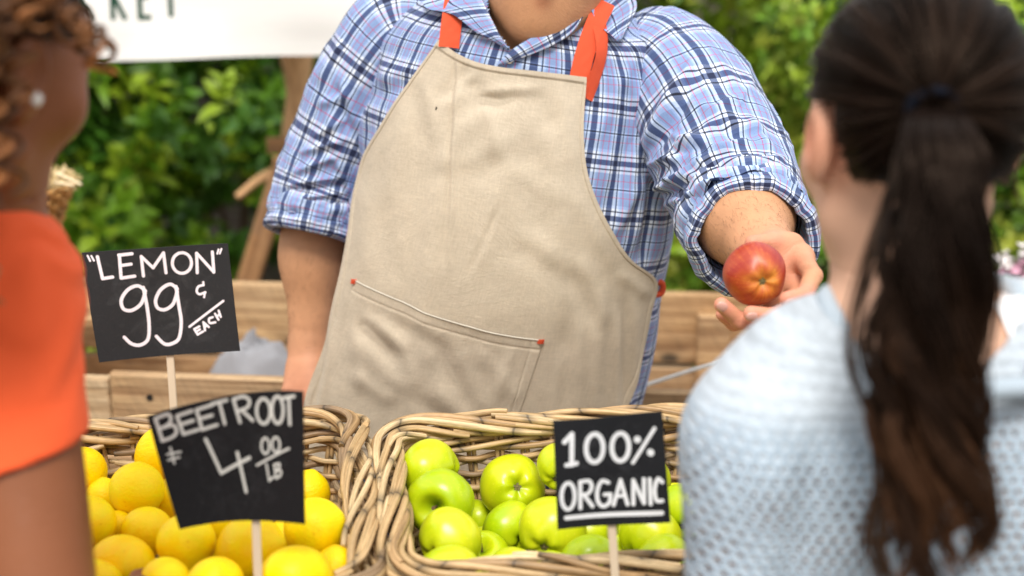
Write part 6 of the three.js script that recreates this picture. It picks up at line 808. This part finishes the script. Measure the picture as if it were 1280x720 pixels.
    const end = p0.clone().addScaledVector(out, 0.026 + 0.026 * r()).add(V((r() - 0.5) * 0.02, -len * (d.y < 0.3 ? 0.9 : 0.45), (r() - 0.5) * 0.02)).addScaledVector(out, d.y > 0.3 ? len * 0.35 : 0), mid = p0.clone().lerp(end, 0.4).addScaledVector(out, 0.02), ax = spline([p0, mid, end]), m = Math.ceil(turns * 11), base = Array.from({ length: m + 1 }, (_, i) => ax.getPoint(i / m)), f = frames(base);
    if (base.some((p) => { const e = proj(p); return ((e[0] - 76) / 48) ** 2 + ((e[1] - 124) / 58) ** 2 < 1 && e[2] < D + 0.02 || e[0] > 131; })) continue;
    for (let s = 0; s < 8; s++) { const jo = (r() - 0.5) * 0.9, jr = 0.8 + 0.4 * r(), k = tone * (0.75 + 0.5 * r()); st.add(base.map((p, i) => { const t = i / m, a2 = t * turns * 6.283 + ph + jo, R = cr * jr * sstep(0, 0.15, t); return p.clone().addScaledVector(f.N[i], R * Math.cos(a2)).addScaledVector(f.B[i], R * Math.sin(a2)); }), (t) => 0.0016 * (1 - 0.4 * t), (t) => { const h = clamp(0.15 + 0.8 * t) * warm; return [k * mix(0.09, 0.50, h), k * mix(0.038, 0.19, h), k * mix(0.016, 0.05, h)]; }); } }
  part('hair', st.geo(), phys({ color: 0xffffff, vertexColors: true, roughness: 0.5 }), g, 'brown ringlets with coppery tips');
}
// ---------------------------------------------------------------- small straw basket on the bin
{
  const g = thing('straw_basket', 'small woven straw basket stuffed with straw beside the curly head', 'basket'), top = P(24, 230, 2.75), bot = 0.9; g.position.set(top.x, bot, top.z);
  const strawMat = std({ map: caneMats[0].map, color: lin(1.0, 0.74, 0.42), roughness: 0.6 }), H = top.y - bot, R = (h) => 0.042 + 0.062 * h * h, r = rng(601), sh = 0.055;
  part('shelf_board', plank(0.42, 0.02, 0.24, 0.003), woodMats[1], g).position.set(0, -0.012 + 0.02, 0);
  for (let i = 0; i < 28; i++) { const a = i / 28 * 6.283; part('stake', rod([0.02, 0.35, 0.7, 1].map((h) => V(R(h) * Math.cos(a), h * H, R(h) * Math.sin(a))), 0.0028, 5, i), strawMat, g); }
  const rows = 24; for (let j = 0; j < rows; j++) { const h = (j + 0.5) / rows; part('weaver', rod(Array.from({ length: 113 }, (_, i) => { const a = i / 112 * 6.283; return V((R(h) + 0.0055 * Math.cos(a * 14 + j * Math.PI)) * Math.cos(a), h * H, (R(h) + 0.0055 * Math.cos(a * 14 + j * Math.PI)) * Math.sin(a)); }), 0.0046, 6, r()), strawMat, g); }
  const straw = new Strands(4); for (let i = 0; i < 260; i++) { const a = r() * 6.283, q = R(1) * Math.sqrt(r()), p = V(q * Math.cos(a), H - 0.01 + 0.03 * r(), q * Math.sin(a)), e = V(r() - 0.5, 0.25 * (r() - 0.2), r() - 0.5).multiplyScalar(0.12), k = 0.7 + 0.5 * r(); straw.add([p.clone().sub(e.clone().multiplyScalar(0.5)), p.clone().add(V(0, 0.006 * r(), 0)), p.clone().addScaledVector(e, 0.5)], () => 0.0018, () => [0.62 * k, 0.46 * k, 0.22 * k]); }
  const T = (x, y, d) => P(x, y, d).sub(g.position); for (const [p, q, w] of [[[70, 216, 2.69], [102, 231, 2.66], 0.0034], [[68, 228, 2.69], [93, 232, 2.66], 0.0034], [[72, 222, 2.7], [82, 210, 2.7], 0.0022]]) straw.add([T(...p), T((p[0] + q[0]) / 2, (p[1] + q[1]) / 2, (p[2] + q[2]) / 2), T(...q)], () => w, () => [0.80, 0.66, 0.42]);
  const s = part('straw', straw.geo(), std({ vertexColors: true, roughness: 0.8 }), g); s.userData.kind = 'stuff';
}
renderer.render(scene, camera);
